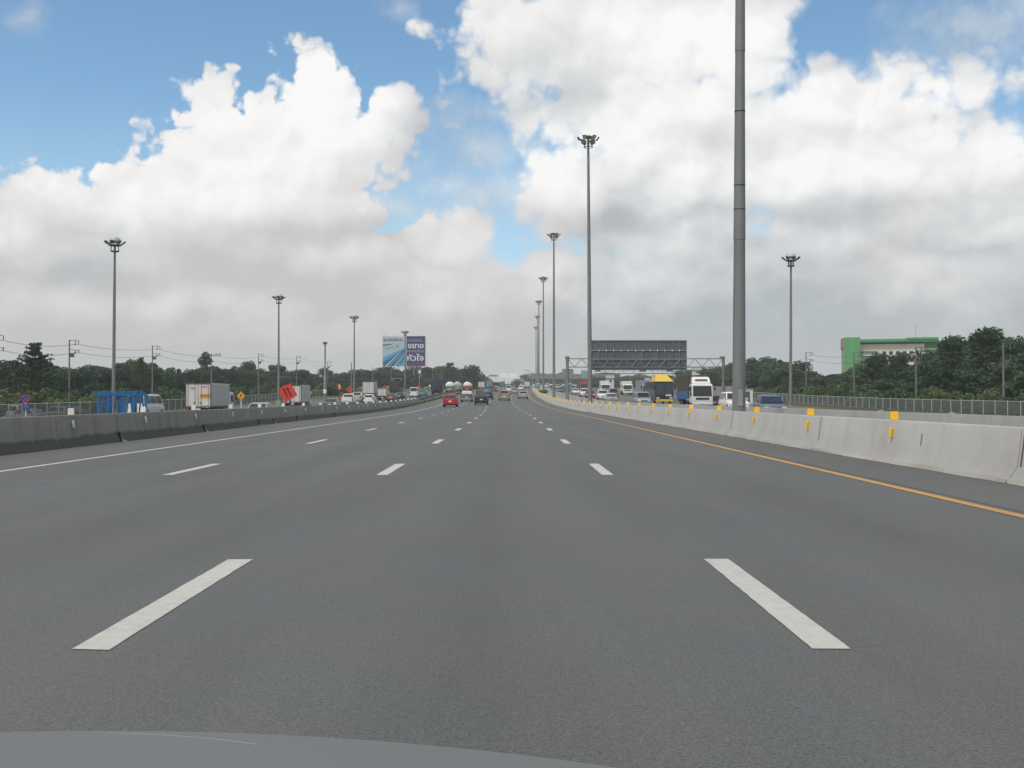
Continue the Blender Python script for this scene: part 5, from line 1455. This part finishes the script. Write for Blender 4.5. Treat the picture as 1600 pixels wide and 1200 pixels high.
t, h = diamond(377, 617.8, 62, .36, R(45), 'small yellow diamond sign with black bend arrow on a white post', mat('sign yellow', (0.66, 0.36, 0.02), .5), 'bend')
MB().tube((0, .04, 0), (0, .04, h - .12), .03, n=8).build('post', M_WHITE, t)
GR = 'red works signs along the outer road'
for px, py, d, s, lab in [(546.5, 608.5, 188, .85, 'red diamond works sign above the white pickup'), (602, 606, 232, .85, 'red diamond works sign above the small white box pickup'), (653.5, 606, 262, .95, 'red diamond works sign above the white van')]:
    t, h = diamond(px, py, d, s, R(45), lab, M_ORANGE, None, GR)
    MB().tube((0, .05, 0), (0, .05, h), .05, n=6).build('post', M_DARKSTEEL, t)
    MB().box((0, -.02, h), (.10, .02, .5)).build('arrow', M_SIGNBLACK, t)
X = at(530.5, 186); g = gz(X, 186)
t = thing('works_marker', 'orange works marker with white flash above the dark grey sedan', 'road sign', (X, 186, g - .03))
hh = zpx(604.5, 186) - g
MB().tube((0, .04, 0), (0, .04, hh + .4), .04, n=6).build('post', M_DARKSTEEL, t)
MB().box((0, 0, hh), (.45, .03, .9)).build('panel', mat('marker orange', (.62, .16, .03), .5), t, bevel=.01)
MB().box((0, -.02, hh + .15), (.14, .02, .5), rot=Matrix.Rotation(R(-25), 3, 'Y')).build('flash', M_WHITE, t)
X = at(534, 188); g = gz(X, 188)
t = thing('works_marker', 'dull red works board low behind the barrier by the orange marker', 'road sign', (X, 188, g - .03))
hh = zpx(615.5, 188) - g
MB().box((0, 0, hh), (.65, .03, .6)).build('panel', mat('dull red board', (.26, .04, .05), .6), t, bevel=.01)
for sx in (-.22, .22): MB().tube((sx, .04, 0), (sx, .04, hh + .2), .03, n=6).build('leg', M_DARKSTEEL, t)

# blue round no-stopping sign
d = 85; X = at(41, d); g = gz(X, d)
t = thing('no_parking_sign', 'blue round sign with a red ring and blue plate below on a white post', 'road sign', (X, d, g - .03))
hc = zpx(623, d) - g
MBL = mat('sign blue', (0.015, 0.05, 0.36), .5); MRD = mat('sign red', (0.42, 0.02, 0.06), .5)
MB().tube((0, 0, hc), (0, .02, hc), .29, n=24).build('disc', MBL, t)
mb = MB(); n = 24
for i in range(n):
    a, b_ = 2*math.pi*i/n, 2*math.pi*(i+1)/n
    mb.tube((.29*math.cos(a), 0, hc + .29*math.sin(a)), (.29*math.cos(b_), 0, hc + .29*math.sin(b_)), .035, n=5, caps=False)
mb.build('red_ring', MRD, t)
MB().tube((-.2, -.012, hc + .2), (.2, -.012, hc - .2), .035, n=6).build('red_slash', MRD, t)
zt = zpx(636, d) - g
MB().box((.05, .01, zt), (.56, .02, .42)).build('plate', mat('plate blue', (0.03, 0.06, 0.30), .5), t, bevel=.006)
MB().box((.05, -.004, zt + .06), (.40, .008, .05)).build('lettering', mat('faint lettering', (.18, .22, .45), .5), t)
MB().tube((.0, .06, 0), (0, .06, hc + .1), .04, n=8).build('post', M_WHITE, t)

# blue steel trestles
M_BLUE = mat('blue steel paint', (0.018, 0.135, 0.36), .5, var=.2, vscale=2.5)
GT2 = 'blue steel trestles stacked on the verge'
def trestle(px, d, label, w=0.52, turn=0.0):
    X = at(px, d); g = gz(X, d); h = zpx(613.3, d) - g
    t = thing('steel_trestle', label, 'trestle', (X, d, g - .03), turn, GT2)
    for yy in (-.16, .16):
        MB().box((-w * .42, yy, h / 2), (.075, .07, h)).build('leg', M_BLUE, t)
        MB().box((w * .42, yy, h / 2), (.10, .07, h)).build('leg', M_BLUE, t)
        MB().box((0, yy, h * .50), (w * .9, .05, .08)).build('cross_bar', M_BLUE, t)
        MB().box((0, yy, h * .97), (w * 1.12, .09, .11)).build('head_bar', M_BLUE, t)
    MB().tube((-w * .40, -.2, h * .12), (w * .02, -.2, h * .94), .035, n=5).build('brace', M_BLUE, t)
    MB().tube((w * .40, .2, h * .12), (w * .1, .2, h * .94), .03, n=5).build('brace', M_BLUE, t)
    return t
for i, (px, dd, lab) in enumerate([(163, 48.0, 'blue steel trestle farthest from the white minivan'), (182, 48.4, 'blue steel trestle at the foot of the domed mast'), (202, 48.2, 'blue steel trestle standing before the tail of the white minivan'), (221, 48.6, 'blue steel trestle overlapping the side windows of the white minivan')]):
    trestle(px, dd, lab, .50, R(5 * (i % 2) + 12))
t = thing('tie_beam', 'long blue steel bar lying across the trestle tops', 'steel bar', (at(192, 48), 47.4, zpx(612.5, 47.4)))
MB().box((0, 0, 0), (2.25, .07, .06)).build('bar', M_BLUE, t); MB().box((-.9, 0, .04), (.12, .12, .03)).build('end_plate', M_BLUE, t); MB().box((.9, 0, .04), (.12, .12, .03)).build('end_plate', M_BLUE, t)

# guard rail / kerb wedge beyond the end of the dark barrier
C_KERB = concrete('pale kerb concrete', (.34, .335, .31), (.18, .17, .15), .3)
def wall_line(name, label, ufn, d0, d1, w, h, m, step=8.0, cat='kerb'):
    X0 = cxf(d0) + ufn(d0); t = thing(name, label, cat, (X0, d0, gz(X0, d0)))
    d = d0
    while d < d1 - .1:
        e = min(d1, d + step)
        secs = []
        for q in (d + .02, e - .02):
            x = cxf(q) + ufn(q); z = gz(x, q)
            secs.append([(x - X0 - w/2, q - d0, z - t.location.z - .05), (x - X0 + w/2, q - d0, z - t.location.z - .05), (x - X0 + w/2, q - d0, z - t.location.z + h), (x - X0 - w/2, q - d0, z - t.location.z + h)])
        MB().loft(secs).build('kerb_length', m, t); d = e
    return t
wall_line('kerb', 'pale kerb edging the grass wedge past the barrier end', lambda d: -12.6 - .9 * sstep(160, 290, d) + (d - 158) * .0, 158, 300, .35, .22, C_KERB)
wall_line('guard_rail', 'dark guard rail beside the climbing tanker trucks', lambda d: -14.0 - .3 * sstep(180, 300, d), 176, 330, .15, .7, M_DARKSTEEL, cat='guard rail')

# pale site wall beyond the oncoming road
t = thing('site_wall', 'long pale beige panel wall behind the black oncoming car', 'wall', (at(1130, 190), 190, gz(at(1130, 190), 190)))
x0, x1 = at(1100, 190), at(1167, 190); n = 8; w = (x1 - x0) / n; zb = -.1; ztop = zpx(603.5, 190) - t.location.z
M_BEIGE = mat('beige panel', (.30, .285, .25), .7, var=.12, rnd=.08)
for i in range(n):
    MB().box((x0 + w * (i + .5) - t.location.x, 0, (ztop + zb) / 2), (w - .05, .12, ztop - zb)).build('wall_panel', M_BEIGE, t)
    MB().box((x0 + w * i - t.location.x, -.1, (ztop + zb) / 2), (.12, .12, ztop - zb + .1)).build('wall_post', M_STEEL, t)
X = at(1167, 175); t = thing('site_cabin', 'small white cabin at the end of the beige wall', 'cabin', (X, 175, gz(X, 175) - .05))
MB().box((0, 0, 1.2), (1.5, 2.4, 2.4)).build('body', PW, t, bevel=.04); MB().box((0, 0, 2.45), (1.7, 2.6, .12)).build('roof', M_STEEL, t); MB().box((-.1, -1.21, 1.1), (.7, .03, 1.8)).build('door', M_LAMPGREY, t)

# ------------------------------------------------------------------ green building
def building():
    d = 300.0; s = d / F
    X0 = at(1320, d); g = gz(X0, d)
    t = thing('green_building', 'white walled building with a bright green tower and flat green roof beam', 'building', (X0, d, g))
    MG = mat('green wall paint', (0.09, 0.33, 0.12), .7, var=.08, vscale=.2, streak=.15, streak_scale=.6)
    MGD = mat('dark green beam', (0.02, 0.13, 0.07), .7, var=.1, vscale=.3); MWl = mat('cream wall', (.68, .65, .58), .75, var=.08, vscale=.2, streak=.2, streak_scale=.7, streak_col=(.3, .27, .22))
    MBr = mat('weathered cladding', (.28, .22, .17), .8, var=.4, vscale=.8)
    A = lambda px, py: (at(px, d) - X0, zpx(py, d) - g)
    def blk(name, px0, px1, py0, py1, y0, y1, m, zb=None, bev=.05):
        x0, z1 = A(px0, py0); x1, z0 = A(px1, py1)
        if zb is not None: z0 = zb
        return MB().box(((x0 + x1) / 2, (y0 + y1) / 2, (z0 + z1) / 2), (x1 - x0, y1 - y0, z1 - z0)).build(name, m, t, bevel=bev)
    blk('tower', 1320, 1344, 527, 600, 0, 12, MG, zb=0)
    blk('tower_cladding', 1316.5, 1320, 528, 545, 0.2, 8, MBr)
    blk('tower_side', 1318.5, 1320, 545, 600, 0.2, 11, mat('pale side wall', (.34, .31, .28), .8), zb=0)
    blk('main_wall', 1344, 1440, 537.2, 600, 3.0, 16, MWl, zb=0)
    blk('roof_beam', 1342, 1460, 529.5, 534.6, 2.2, 15, MG)
    blk('roof_edge', 1344, 1460, 533.2, 535.4, 2.0, 2.3, MGD)
    for px in (1356, 1375, 1394, 1415, 1436):
        blk('roof_column', px, px + 2.2, 534.4, 537.6, 3, 5, MGD)
    blk('roof_room', 1414, 1460, 527.8, 531, 2, 12, MG)
    blk('end_block', 1438, 1470, 534, 600, 4.2, 17, MG, zb=0)
    blk('end_band', 1438, 1470, 544.5, 547, 3.9, 4.3, MWl)
    # balcony with green rail
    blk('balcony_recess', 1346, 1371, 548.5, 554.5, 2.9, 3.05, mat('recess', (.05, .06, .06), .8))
    blk('balcony_slab', 1344, 1370, 554.2, 556, 1.6, 3.0, MWl)
    blk('balcony_rail', 1345, 1366, 550.5, 554.2, 1.7, 1.9, mat('balcony glass', (.12, .24, .21), .4))
    for i, px in enumerate((1378, 1388, 1398.5, 1408, 1418, 1426.5)):
        x0, z1 = A(px, 549); x1, z0 = A(px + 5.2, 554)
        f = MB().box(((x0 + x1) / 2, 2.97, (z0 + z1) / 2), (x1 - x0 + .16, .12, z1 - z0 + .16)).build('window', M_STEEL, t)
        MB().box(((x0 + x1) / 2, 2.90, (z0 + z1) / 2), (x1 - x0, .05, z1 - z0)).build('pane', M_GLASS, f)
        x0, z1 = A(px, 560); x1, z0 = A(px + 5.2, 565)
        f = MB().box(((x0 + x1) / 2, 2.97, (z0 + z1) / 2), (x1 - x0 + .16, .12, z1 - z0 + .16)).build('window', M_STEEL, t)
        MB().box(((x0 + x1) / 2, 2.90, (z0 + z1) / 2), (x1 - x0, .05, z1 - z0)).build('pane', M_GLASS, f)
        MB().box(((x0 + x1) / 2, 2.75, z1 + .9), (x1 - x0 + .5, .5, .10)).build('sunshade', MWl, t)
    t.rotation_euler = (0, 0, R(-14.5))
    x, z = A(1429, 528); MB().tube((x, 6, z), (x, 6, z + 4.2), .05, n=5).build('antenna', M_STEEL, t)
    x, z = A(1442, 528); MB().tube((x, 6, z), (x, 6, z + .9), .08, n=5).build('vent_pipe', M_STEEL, t)
building()
# white house glimpsed through the trees
d = 300; X = at(328, d); g = gz(X, d)
t = thing('house', 'white house glimpsed among the trees below the plain cross arm pole', 'house', (X, d, g))
zr = zpx(582.5, d) - g
MB().box((0, 0, zr / 2 - .4), (5.0, 6, zr - .8)).build('wall', mat('house wall', (.62, .61, .58), .8), t)
MB().prism([(-3.6, zr - .8), (3.6, zr - .8), (0, zr + .6)], -2.9, 2.9).build('roof', mat('pale roof', (.55, .55, .53), .6), t)
f = MB().box((.6, -3.03, zr - 2.2), (1.3, .08, 1.1)).build('window', M_STEEL, t); MB().box((.6, -3.09, zr - 2.2), (1.1, .04, .9)).build('pane', M_GLASS, f)
for px, py, w, h_, d, lab in [(953, 588.5, 2.2, 1.5, 330, 'white gable glimpsed in the trees below the sign catwalk'), (1277, 585.5, 2.0, 1.0, 260, 'yellowish gable glimpsed in the trees past the domed mast'), (1089, 576, 3.0, 2.2, 380, 'pale gable glimpsed through the gap in the trees by the gantry')]:
    X = at(px, d); g = gz(X, d); z = zpx(py, d) - g
    t = thing('house', lab, 'house', (X, d, g))
    MB().box((0, 0, (z - .5) / 2), (w, 3, z - .5)).build('wall', mat('house wall', (.62, .61, .58), .8) if px != 1277 else mat('ochre wall', (.5, .36, .12), .8), t)
    MB().prism([(-1.8, z - .5), (1.8, z - .5), (0, z + .4)], -w / 2 - .2, w / 2 + .2).build('roof', M_STEEL, t)
    f = MB().box((0, -1.53, z - 1.3), (.8, .06, .6)).build('window', M_STEEL, t); MB().box((0, -1.58, z - 1.3), (.7, .03, .5)).build('pane', M_GLASS, f)

# ------------------------------------------------------------------ vegetation
LEAF = leaf_mat('foliage', (0.012, 0.034, 0.017), (0.044, 0.086, 0.034), (0.062, 0.086, 0.026))
LEAF2 = leaf_mat('shrub foliage', (0.032, 0.066, 0.022), (0.080, 0.122, 0.036), (0.115, 0.118, 0.042))
BARK = mat('bark', (0.09, 0.07, 0.05), 0.9, var=0.3)
def leaves(mb, c, r, n, size, rng, flat=1.0, shell=.55):
    for _ in range(n):
        while True:
            p = Vector((rng.uniform(-1, 1), rng.uniform(-1, 1), rng.uniform(-1, 1)))
            if .01 < p.length <= 1: break
        q = p.normalized() * (shell + (1 - shell) * p.length ** .5) if rng.random() < .75 else p
        pos = Vector((c[0] + q.x * r[0], c[1] + q.y * r[1], c[2] + q.z * r[2]))
        nrm = (q.normalized() + Vector((rng.gauss(0, .5), rng.gauss(0, .5), rng.gauss(.25, .5)))).normalized()
        a = nrm.orthogonal().normalized(); a = Quaternion(nrm, rng.uniform(0, 6.28)) @ a; b_ = nrm.cross(a)
        s = size * rng.uniform(.6, 1.35); e = s * rng.uniform(.35, .65)
        tip = pos + a * s
        mb.quad(pos - a * s * .5, pos + b_ * e, tip, pos - b_ * e)
def crown_broad(seed, n_cl=17, tall=1.0, leafn=190):
    rng = random.Random(seed); mb = MB(); cl = []
    for i in range(n_cl):
        a = rng.uniform(0, 6.28); rr = rng.uniform(.1, 1.05) ** .7; zz = rng.uniform(-.75, 1.0)
        lim = math.sqrt(max(.05, 1 - zz * zz * .8))
        c = (rr * lim * .78 * math.cos(a), rr * lim * .78 * math.sin(a), zz * .74 * tall)
        r = rng.uniform(.17, .40)
        cl.append(c); leaves(mb, c, (r * 1.1, r * 1.1, r * .85), leafn, .085, rng)
    leaves(mb, (0, 0, -.12), (.58, .58, .52 * tall), 420, .11, rng, shell=.2)
    return mb, cl
CROWNS = []
for sd in range(5):
    mb, cl = crown_broad(11 + sd, 21 + sd, [.9, 1.05, .8, 1.2, .95][sd])
    CROWNS.append((mb.mesh('crown', LEAF), cl))
def trunk_mesh(cl):
    mb = MB(); mb.tube((0, 0, -1.3), (0.02, 0, -.35), .055, .04, n=7); mb.tube((.02, 0, -.35), (0, .03, .3), .04, .02, n=6)
    for c in cl[:9]: mb.tube((0.01, 0, -.4 + .03 * len(cl) * .3), (c[0] * .8, c[1] * .8, c[2] * .8), .022, .008, n=5)
    return mb.mesh('trunk', BARK)
TRUNKS = [trunk_mesh(cl) for _, cl in CROWNS]
def pyramid():
    rng = random.Random(8); mb = MB(); tr = MB(); tr.tube((0, 0, -1.0), (0, 0, .98), .05, .008, n=7)
    for k in range(13):
        z = -.72 + 1.62 * k / 12; ln = .86 * (1 - (z + .72) / 1.72) ** .8 + .05; n = 6 if k < 9 else 4
        for i in range(n):
            a = 2 * math.pi * (i + rng.random() * .7) / n + k; q = ln * rng.uniform(.7, 1.12)
            tip = (q * math.cos(a), q * math.sin(a), z + q * .42)
            tr.tube((0, 0, z), tip, .012, .004, n=4, caps=False)
            for j in range(5):
                f = .25 + .75 * j / 4
                leaves(mb, (tip[0] * f, tip[1] * f, z + (tip[2] - z) * f - .02), (.085, .085, .03), 11, .05, rng)
    return mb.mesh('crown', LEAF), tr.mesh('trunk', BARK)
PYR = pyramid()
def thin_tall():
    rng = random.Random(9); mb = MB(); tr = MB(); tr.tube((0, 0, -1.6), (.05, 0, .7), .05, .02, n=7)
    for c, r, n in [((0.02, 0, .72), .30, 260), ((-.22, .05, .40), .30, 240), ((.28, 0, .38), .24, 160), ((-.05, 0, .05), .26, 160), ((-.3, 0, -.2), .2, 110), ((.45, .0, -.35), .34, 220), ((.75, 0, -.5), .26, 160)]:
        leaves(mb, c, (r, r, r * .9), n, .085, rng); tr.tube((0.02, 0, c[2] - .35), c, .02, .008, n=4)
    return mb.mesh('crown', LEAF), tr.mesh('trunk', BARK)
THIN = thin_tall()
def tree(X, d, top, r, label, group, k, rng, squash=1.0, sink=0.0):
    g = gz(X, d) if abs(X) < 6000 else 0
    hgt = top - g
    rz_ = min(hgt * .52, r * 1.05 * squash)
    cz = top - rz_ * [.88, .98, .80, 1.05, .92][k] if k < 5 else top - rz_
    t = thing('tree', label, 'tree', (X, d, g - .1), rng.uniform(0, 6.28), group)
    link('crown', CROWNS[k][0], t, (0, 0, cz - g + .1), (0, 0, 0), (r, r, rz_))
    tr = link('trunk', TRUNKS[k], t, (0, 0, cz - g + .1), (0, 0, 0), (r, r, max(rz_, (cz - g + .3) / 1.3)))
    return t
def interp(pts, x):
    if x <= pts[0][0]: return pts[0][1]
    for (a, b_), (c, d_) in zip(pts, pts[1:]):
        if x <= c: return b_ + (d_ - b_) * (x - a) / (c - a)
    return pts[-1][1]
YL = [(-60, 558), (0, 560), (25, 566), (50, 560), (90, 572), (120, 572), (150, 566), (185, 564), (215, 560), (235, 570), (280, 574), (320, 577), (340, 570), (385, 564), (405, 574), (440, 572), (480, 576), (520, 578), (560, 578), (590, 568), (620, 572), (660, 575), (672, 571), (690, 574), (705, 567), (722, 574), (735, 573), (748, 582), (757, 590), (770, 592), (800, 597), (830, 598)]
BELT_L = [(-60, 150), (0, 155), (110, 175), (240, 205), (330, 240), (405, 275), (465, 310), (560, 345), (640, 385), (700, 420), (750, 500), (800, 680), (830, 760)]
def lab_left(px):
    for lim, s in [(90, 'beside the pyramid tree'), (165, 'behind the first power poles'), (235, 'above the blue trestles'), (285, 'above the white minivan'), (370, 'behind the big white box truck'), (430, 'behind the yellow diamond sign'),
                   (500, 'behind the red diamond sign'), (595, 'behind the domed mast and tall box truck'), (672, 'under the billboard'), (722, 'between billboard and tanker trucks'), (765, 'at the tapering end of the wood'), (900, 'on the far skyline by the white billboard')]:
        if px < lim: return s
    return 'on the far skyline'
rng = random.Random(21)
ORD = 'first second third fourth fifth sixth seventh eighth ninth tenth eleventh twelfth thirteenth fourteenth fifteenth'.split()
SEEN = {}
def nth(s):
    SEEN[s] = SEEN.get(s, -1) + 1
    return ORD[SEEN[s]] + ' ' + s
GTL = 'trees of the dark belt beyond the fence'
px = -62.0; i = 0
while px < 830:
    d0 = interp(BELT_L, px)
    for row in range(2):
        q = px + rng.uniform(-6, 6); d = d0 * (1.0 + (.02 if row == 0 else .14) + rng.uniform(0, .05))
        y = interp(YL, q) + (rng.uniform(2, 16) if row == 0 else rng.uniform(-5, 8))
        r = rng.uniform(2.5, 4.6) * (1.0 if d < 330 else 1.25)
        kind = rng.randrange(5)
        sz = 'low rounded' if row == 0 else 'tall dark'
        tree(at(q, d), d, zpx(y, d), r, nth(f"{sz} tree {lab_left(q)}"), GTL, kind, rng, 1.1)
    i += 1
    px += 21 if d0 < 250 else 17 if d0 < 420 else 12
def special(mesh2, px, d, ytop, ymid_scale, r, label, zscale, cz_off=0.0):
    X = at(px, d); g = gz(X, d); top = zpx(ytop, d)
    t = thing('tree', label, 'tree', (X, d, g - .1))
    c = top - zscale * ymid_scale
    link('crown', mesh2[0], t, (0, 0, c - g + .1), (0, 0, .6), (r, r, zscale)); link('trunk', mesh2[1], t, (0, 0, c - g + .1), (0, 0, .6), (r, r, zscale))
special(PYR, 55, 136, 536.5, .95, 4.3, 'tall pyramid shaped tree with upswept branches standing above its neighbours', 4.6)
special(THIN, 321, 250, 550, .98, 3.3, 'thin lopsided tree rising beside the plain cross arm pole', 3.6)
special(PYR, 221, 190, 559, .95, 2.4, 'small pointed tree top next to the utility pole above the minivan', 3.0)
special(PYR, 703, 400, 567, .95, 7.5, 'spreading dark tree top between the billboard and the tanker trucks', 6.0)
# round dark tree at the end of the wood
special((CROWNS[1][0], TRUNKS[1]), 737, 430, 572.5, .95, 6.0, 'round dark tree at the end of the wood above the white tanker', 6.5)

YR = [(925, 585), (960, 589), (1000, 588), (1040, 586), (1075, 576), (1092, 586), (1100, 572), (1118, 563), (1130, 572), (1150, 565), (1170, 560), (1195, 558), (1215, 557), (1232, 560), (1250, 566), (1262, 570), (1275, 580), (1290, 577), (1305, 581), (1330, 574), (1350, 570), (1365, 558), (1385, 562), (1405, 558), (1425, 566), (1440, 562), (1455, 548), (1475, 532), (1490, 528), (1505, 536), (1520, 530), (1535, 519), (1550, 514), (1563, 518), (1572, 530), (1585, 532), (1600, 541), (1640, 545), (1700, 548)]
def lab_right(px):
    for lim, s in [(1000, 'behind the big sign panel catwalk'), (1060, 'behind the black coach'), (1110, 'behind the white oncoming lorry'), (1160, 'behind the beige wall'), (1230, 'behind the dark blue oncoming car'), (1315, 'between the domed mast and the green building'),
                   (1380, 'in front of the green tower'), (1445, 'in front of the white wall of the building'), (1510, 'at the green end block of the building'), (1600, 'in the tallest clump past the building'), (1800, 'at the edge past the tallest clump')]:
        if px < lim: return s
GTR = 'trees of the dark belt beyond the pale fence'
px = 1710.0
while px > 925:
    d0 = min(470, 57.0 * F / max(60, (px - XV)))
    d0 = max(118, d0)
    for row in range(3):
        q = px + rng.uniform(-7, 7); d = d0 * (1.0 + (.0, .10, .22)[row] + rng.uniform(0, .05))
        if 1318 < q < 1470: d = min(d, 285)
        y = interp(YR, q) + (rng.uniform(22, 48), rng.uniform(8, 20), rng.uniform(-1, 4))[row] * (1 if px > 1250 else .6)
        r = rng.uniform(2.8, 4.2) * (1.0 if d < 330 else 1.3)
        sz = ('low bushy', 'rounded', 'tall dark')[row]
        tree(at(q, d), d, zpx(y, d), r, nth(f"{sz} tree {lab_right(q)}"), GTR, rng.randrange(5), rng, 1.15)
    px -= 27 if d0 < 150 else 23 if d0 < 220 else 18 if d0 < 330 else 13
for px, d, y, r in [(1547, 140, 513, 2.9), (1492, 150, 526, 2.6), (1587, 132, 531, 2.2), (1372, 180, 553, 2.6), (1410, 176, 552, 2.4)]:
    tree(at(px, d), d, zpx(y, d), r, {1547: 'highest tree top of the clump past the green building', 1492: 'second highest round tree top beside the green end block', 1587: 'tree top just beyond the utility pole in the tall clump', 1372: 'tree top reaching up to the balcony of the building', 1410: 'tree top covering the lower windows of the building'}[px], GTR, 1, rng, 1.0)
# far wood on the horizon
def nth_far(i):
    w = ['over the green guide sign', 'beside the median masts', 'above the overpass by the gantry column', 'beyond the gantry under the big sign'][min(3, i // 7)]
    return nth('small far tree top on the skyline ' + w)
for i in range(26):
    px = 820 + i * 9; d = rng.uniform(700, 860)
    tree(at(px, d), d, zpx(586 + rng.uniform(-4, 6), d), rng.uniform(6, 9), nth_far(i), 'far trees beyond the overpass', rng.randrange(5), rng, .9)

# pale shrubs in front of the dark belts
SHR = []
for sd in range(4):
    r_ = random.Random(50 + sd); mb = MB(); st = MB()
    for i in range(9):
        a = r_.uniform(0, 6.28); q = r_.uniform(0, .75); c = (q * math.cos(a), q * math.sin(a), r_.uniform(.25, .75))
        leaves(mb, c, (.36, .36, .30), 170, .095, r_); st.tube((0, 0, -.1), c, .02, .006, n=4)
    SHR.append((mb.mesh('foliage', LEAF2), st.mesh('stem', BARK)))
GS = 'pale shrubs at the foot of the tree belts'
def shrub(X, d, r, h, label):
    g = gz(X, d); k = rng.randrange(4)
    t = thing('shrub', label, 'shrub', (X, d, g - .05), rng.uniform(0, 6.28), GS)
    link('foliage', SHR[k][0], t, (0, 0, 0), (0, 0, 0), (r, r, h)); link('stem', SHR[k][1], t, (0, 0, 0), (0, 0, 0), (r, r, h))
for i in range(46):
    px = -30 + i * 13 + rng.uniform(-6, 6)
    d = interp(BELT_L, px) * rng.uniform(.74, .92)
    shrub(at(px, d), d, rng.uniform(1.8, 3.2), rng.uniform(2.2, 3.9) * (1 if px < 330 else .8), nth(f"yellow green shrub behind the fence {lab_left(px)}"))
for i in range(34):
    px = 1080 + i * 17 + rng.uniform(-6, 6)
    d = max(104, min(300, 50.5 * F / (px - XV))) * rng.uniform(.98, 1.06)
    shrub(at(px, d), d, rng.uniform(1.6, 2.6), rng.uniform(1.8, 3.2), nth(f"green shrub behind the pale fence {lab_right(px)}"))
# reddish plants in the median at the bend
for i in range(4):
    d = 285 + i * 9; X = cxf(d) + 9.6
    shrub(X, d, 1.2, 1.0, nth('dull reddish green shrub in the median at the bend'))
# rough grass on the verges
def grass():
    r_ = random.Random(77); mb = MB()
    for i in range(9000):
        if i % 3:
            d = r_.uniform(60, 230); X = -r_.uniform(42, 58)
        else:
            d = r_.uniform(24, 150); X = cxf(d) - r_.uniform(12.4, 17.0)
        if i % 9 == 8: d = r_.uniform(158, 300); X = cxf(d) - r_.uniform(11.7, 12.5)
        z = gz(X, d) - .07; h = r_.uniform(.15, .55) if i % 3 else r_.uniform(.08, .3); a = r_.uniform(0, 3.14); w = r_.uniform(.05, .16)
        dx, dy = math.cos(a) * w, math.sin(a) * w; lx, ly = r_.gauss(0, .12), r_.gauss(0, .12)
        n = len(mb.v); mb.v += [(X - dx, d - dy, z), (X + dx, d + dy, z), (X + lx, d + ly, z + h)]; mb.f.append((n, n+1, n+2))
    o = mb.build('grass', LEAF2); tag(o, 'rough grass tufts growing along the verges', 'grass', kind='stuff')
grass()

# ------------------------------------------------------------------ the bonnet of the car the photograph was taken from
def bonnet():
    M_B = mat('own car paint', (0.112, 0.121, 0.118), 0.52, 0.0, var=.06, vscale=2.0)
    t = thing('car_bonnet', 'grey car bonnet showing along the bottom edge of the view', 'car bonnet', (-.62, 0, 0))
    def z(x, d): return .795 - .066 * ((x + .08) / .9) ** 2 - .155 * max(0, d - .9) ** 2 - (0 if d < 2.05 else 1.1 * (d - 2.05) ** 2)
    mb = MB(); nx, nd = 24, 22
    xs = [-.86 + 1.72 * i / nx for i in range(nx + 1)]; ds = [.85 + 1.5 * j / nd for j in range(nd + 1)]
    for dd in ds:
        for x in xs:
            mb.v.append((x * (1 - .05 * max(0, dd - 1.8)), dd, z(x, dd)))
    for j in range(nd):
        for i in range(nx): k = j * (nx + 1) + i; mb.f.append((k, k+1, k+nx+2, k+nx+1))
    o = mb.build('bonnet_panel', M_B, t, smooth=True)
    md = o.modifiers.new('thickness', 'SOLIDIFY'); md.thickness = .012; md.offset = -1
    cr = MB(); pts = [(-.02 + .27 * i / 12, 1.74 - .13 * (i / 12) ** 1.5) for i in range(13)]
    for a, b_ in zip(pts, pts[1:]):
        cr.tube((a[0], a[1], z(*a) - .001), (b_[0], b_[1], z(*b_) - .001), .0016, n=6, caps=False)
    cr.build('crease_highlight', mat('own car painted highlight', (.20, .21, .21), .45), t)  # thin ridge in a paler tone: the crease's highlight is painted into its colour
    # wings, nose and bumper below it
    zf = z(0, 2.35)
    for sg in (-1, 1):
        MB().loft([[(sg * .86, .6, .72), (sg * .895, .6, .62), (sg * .895, .6, .25), (sg * .80, .6, .25)], [(sg * .85, 1.5, .66), (sg * .885, 1.5, .56), (sg * .885, 1.5, .30), (sg * .79, 1.5, .30)], [(sg * .81, 2.3, .40), (sg * .84, 2.3, .34), (sg * .84, 2.3, .26), (sg * .75, 2.3, .26)]]).build('wing', M_B, t, smooth=True)
        MB().box((sg * .58, 2.28, zf - .05), (.42, .22, .13)).build('headlight', M_HEAD, t, bevel=.04)
    MB().box((0, 2.34, .28), (1.66, .22, .24)).build('front_bumper', M_B, t, bevel=.06)
    wheels(t, 'own', (-.78, .78), (1.45,), .31, .2)
bonnet()
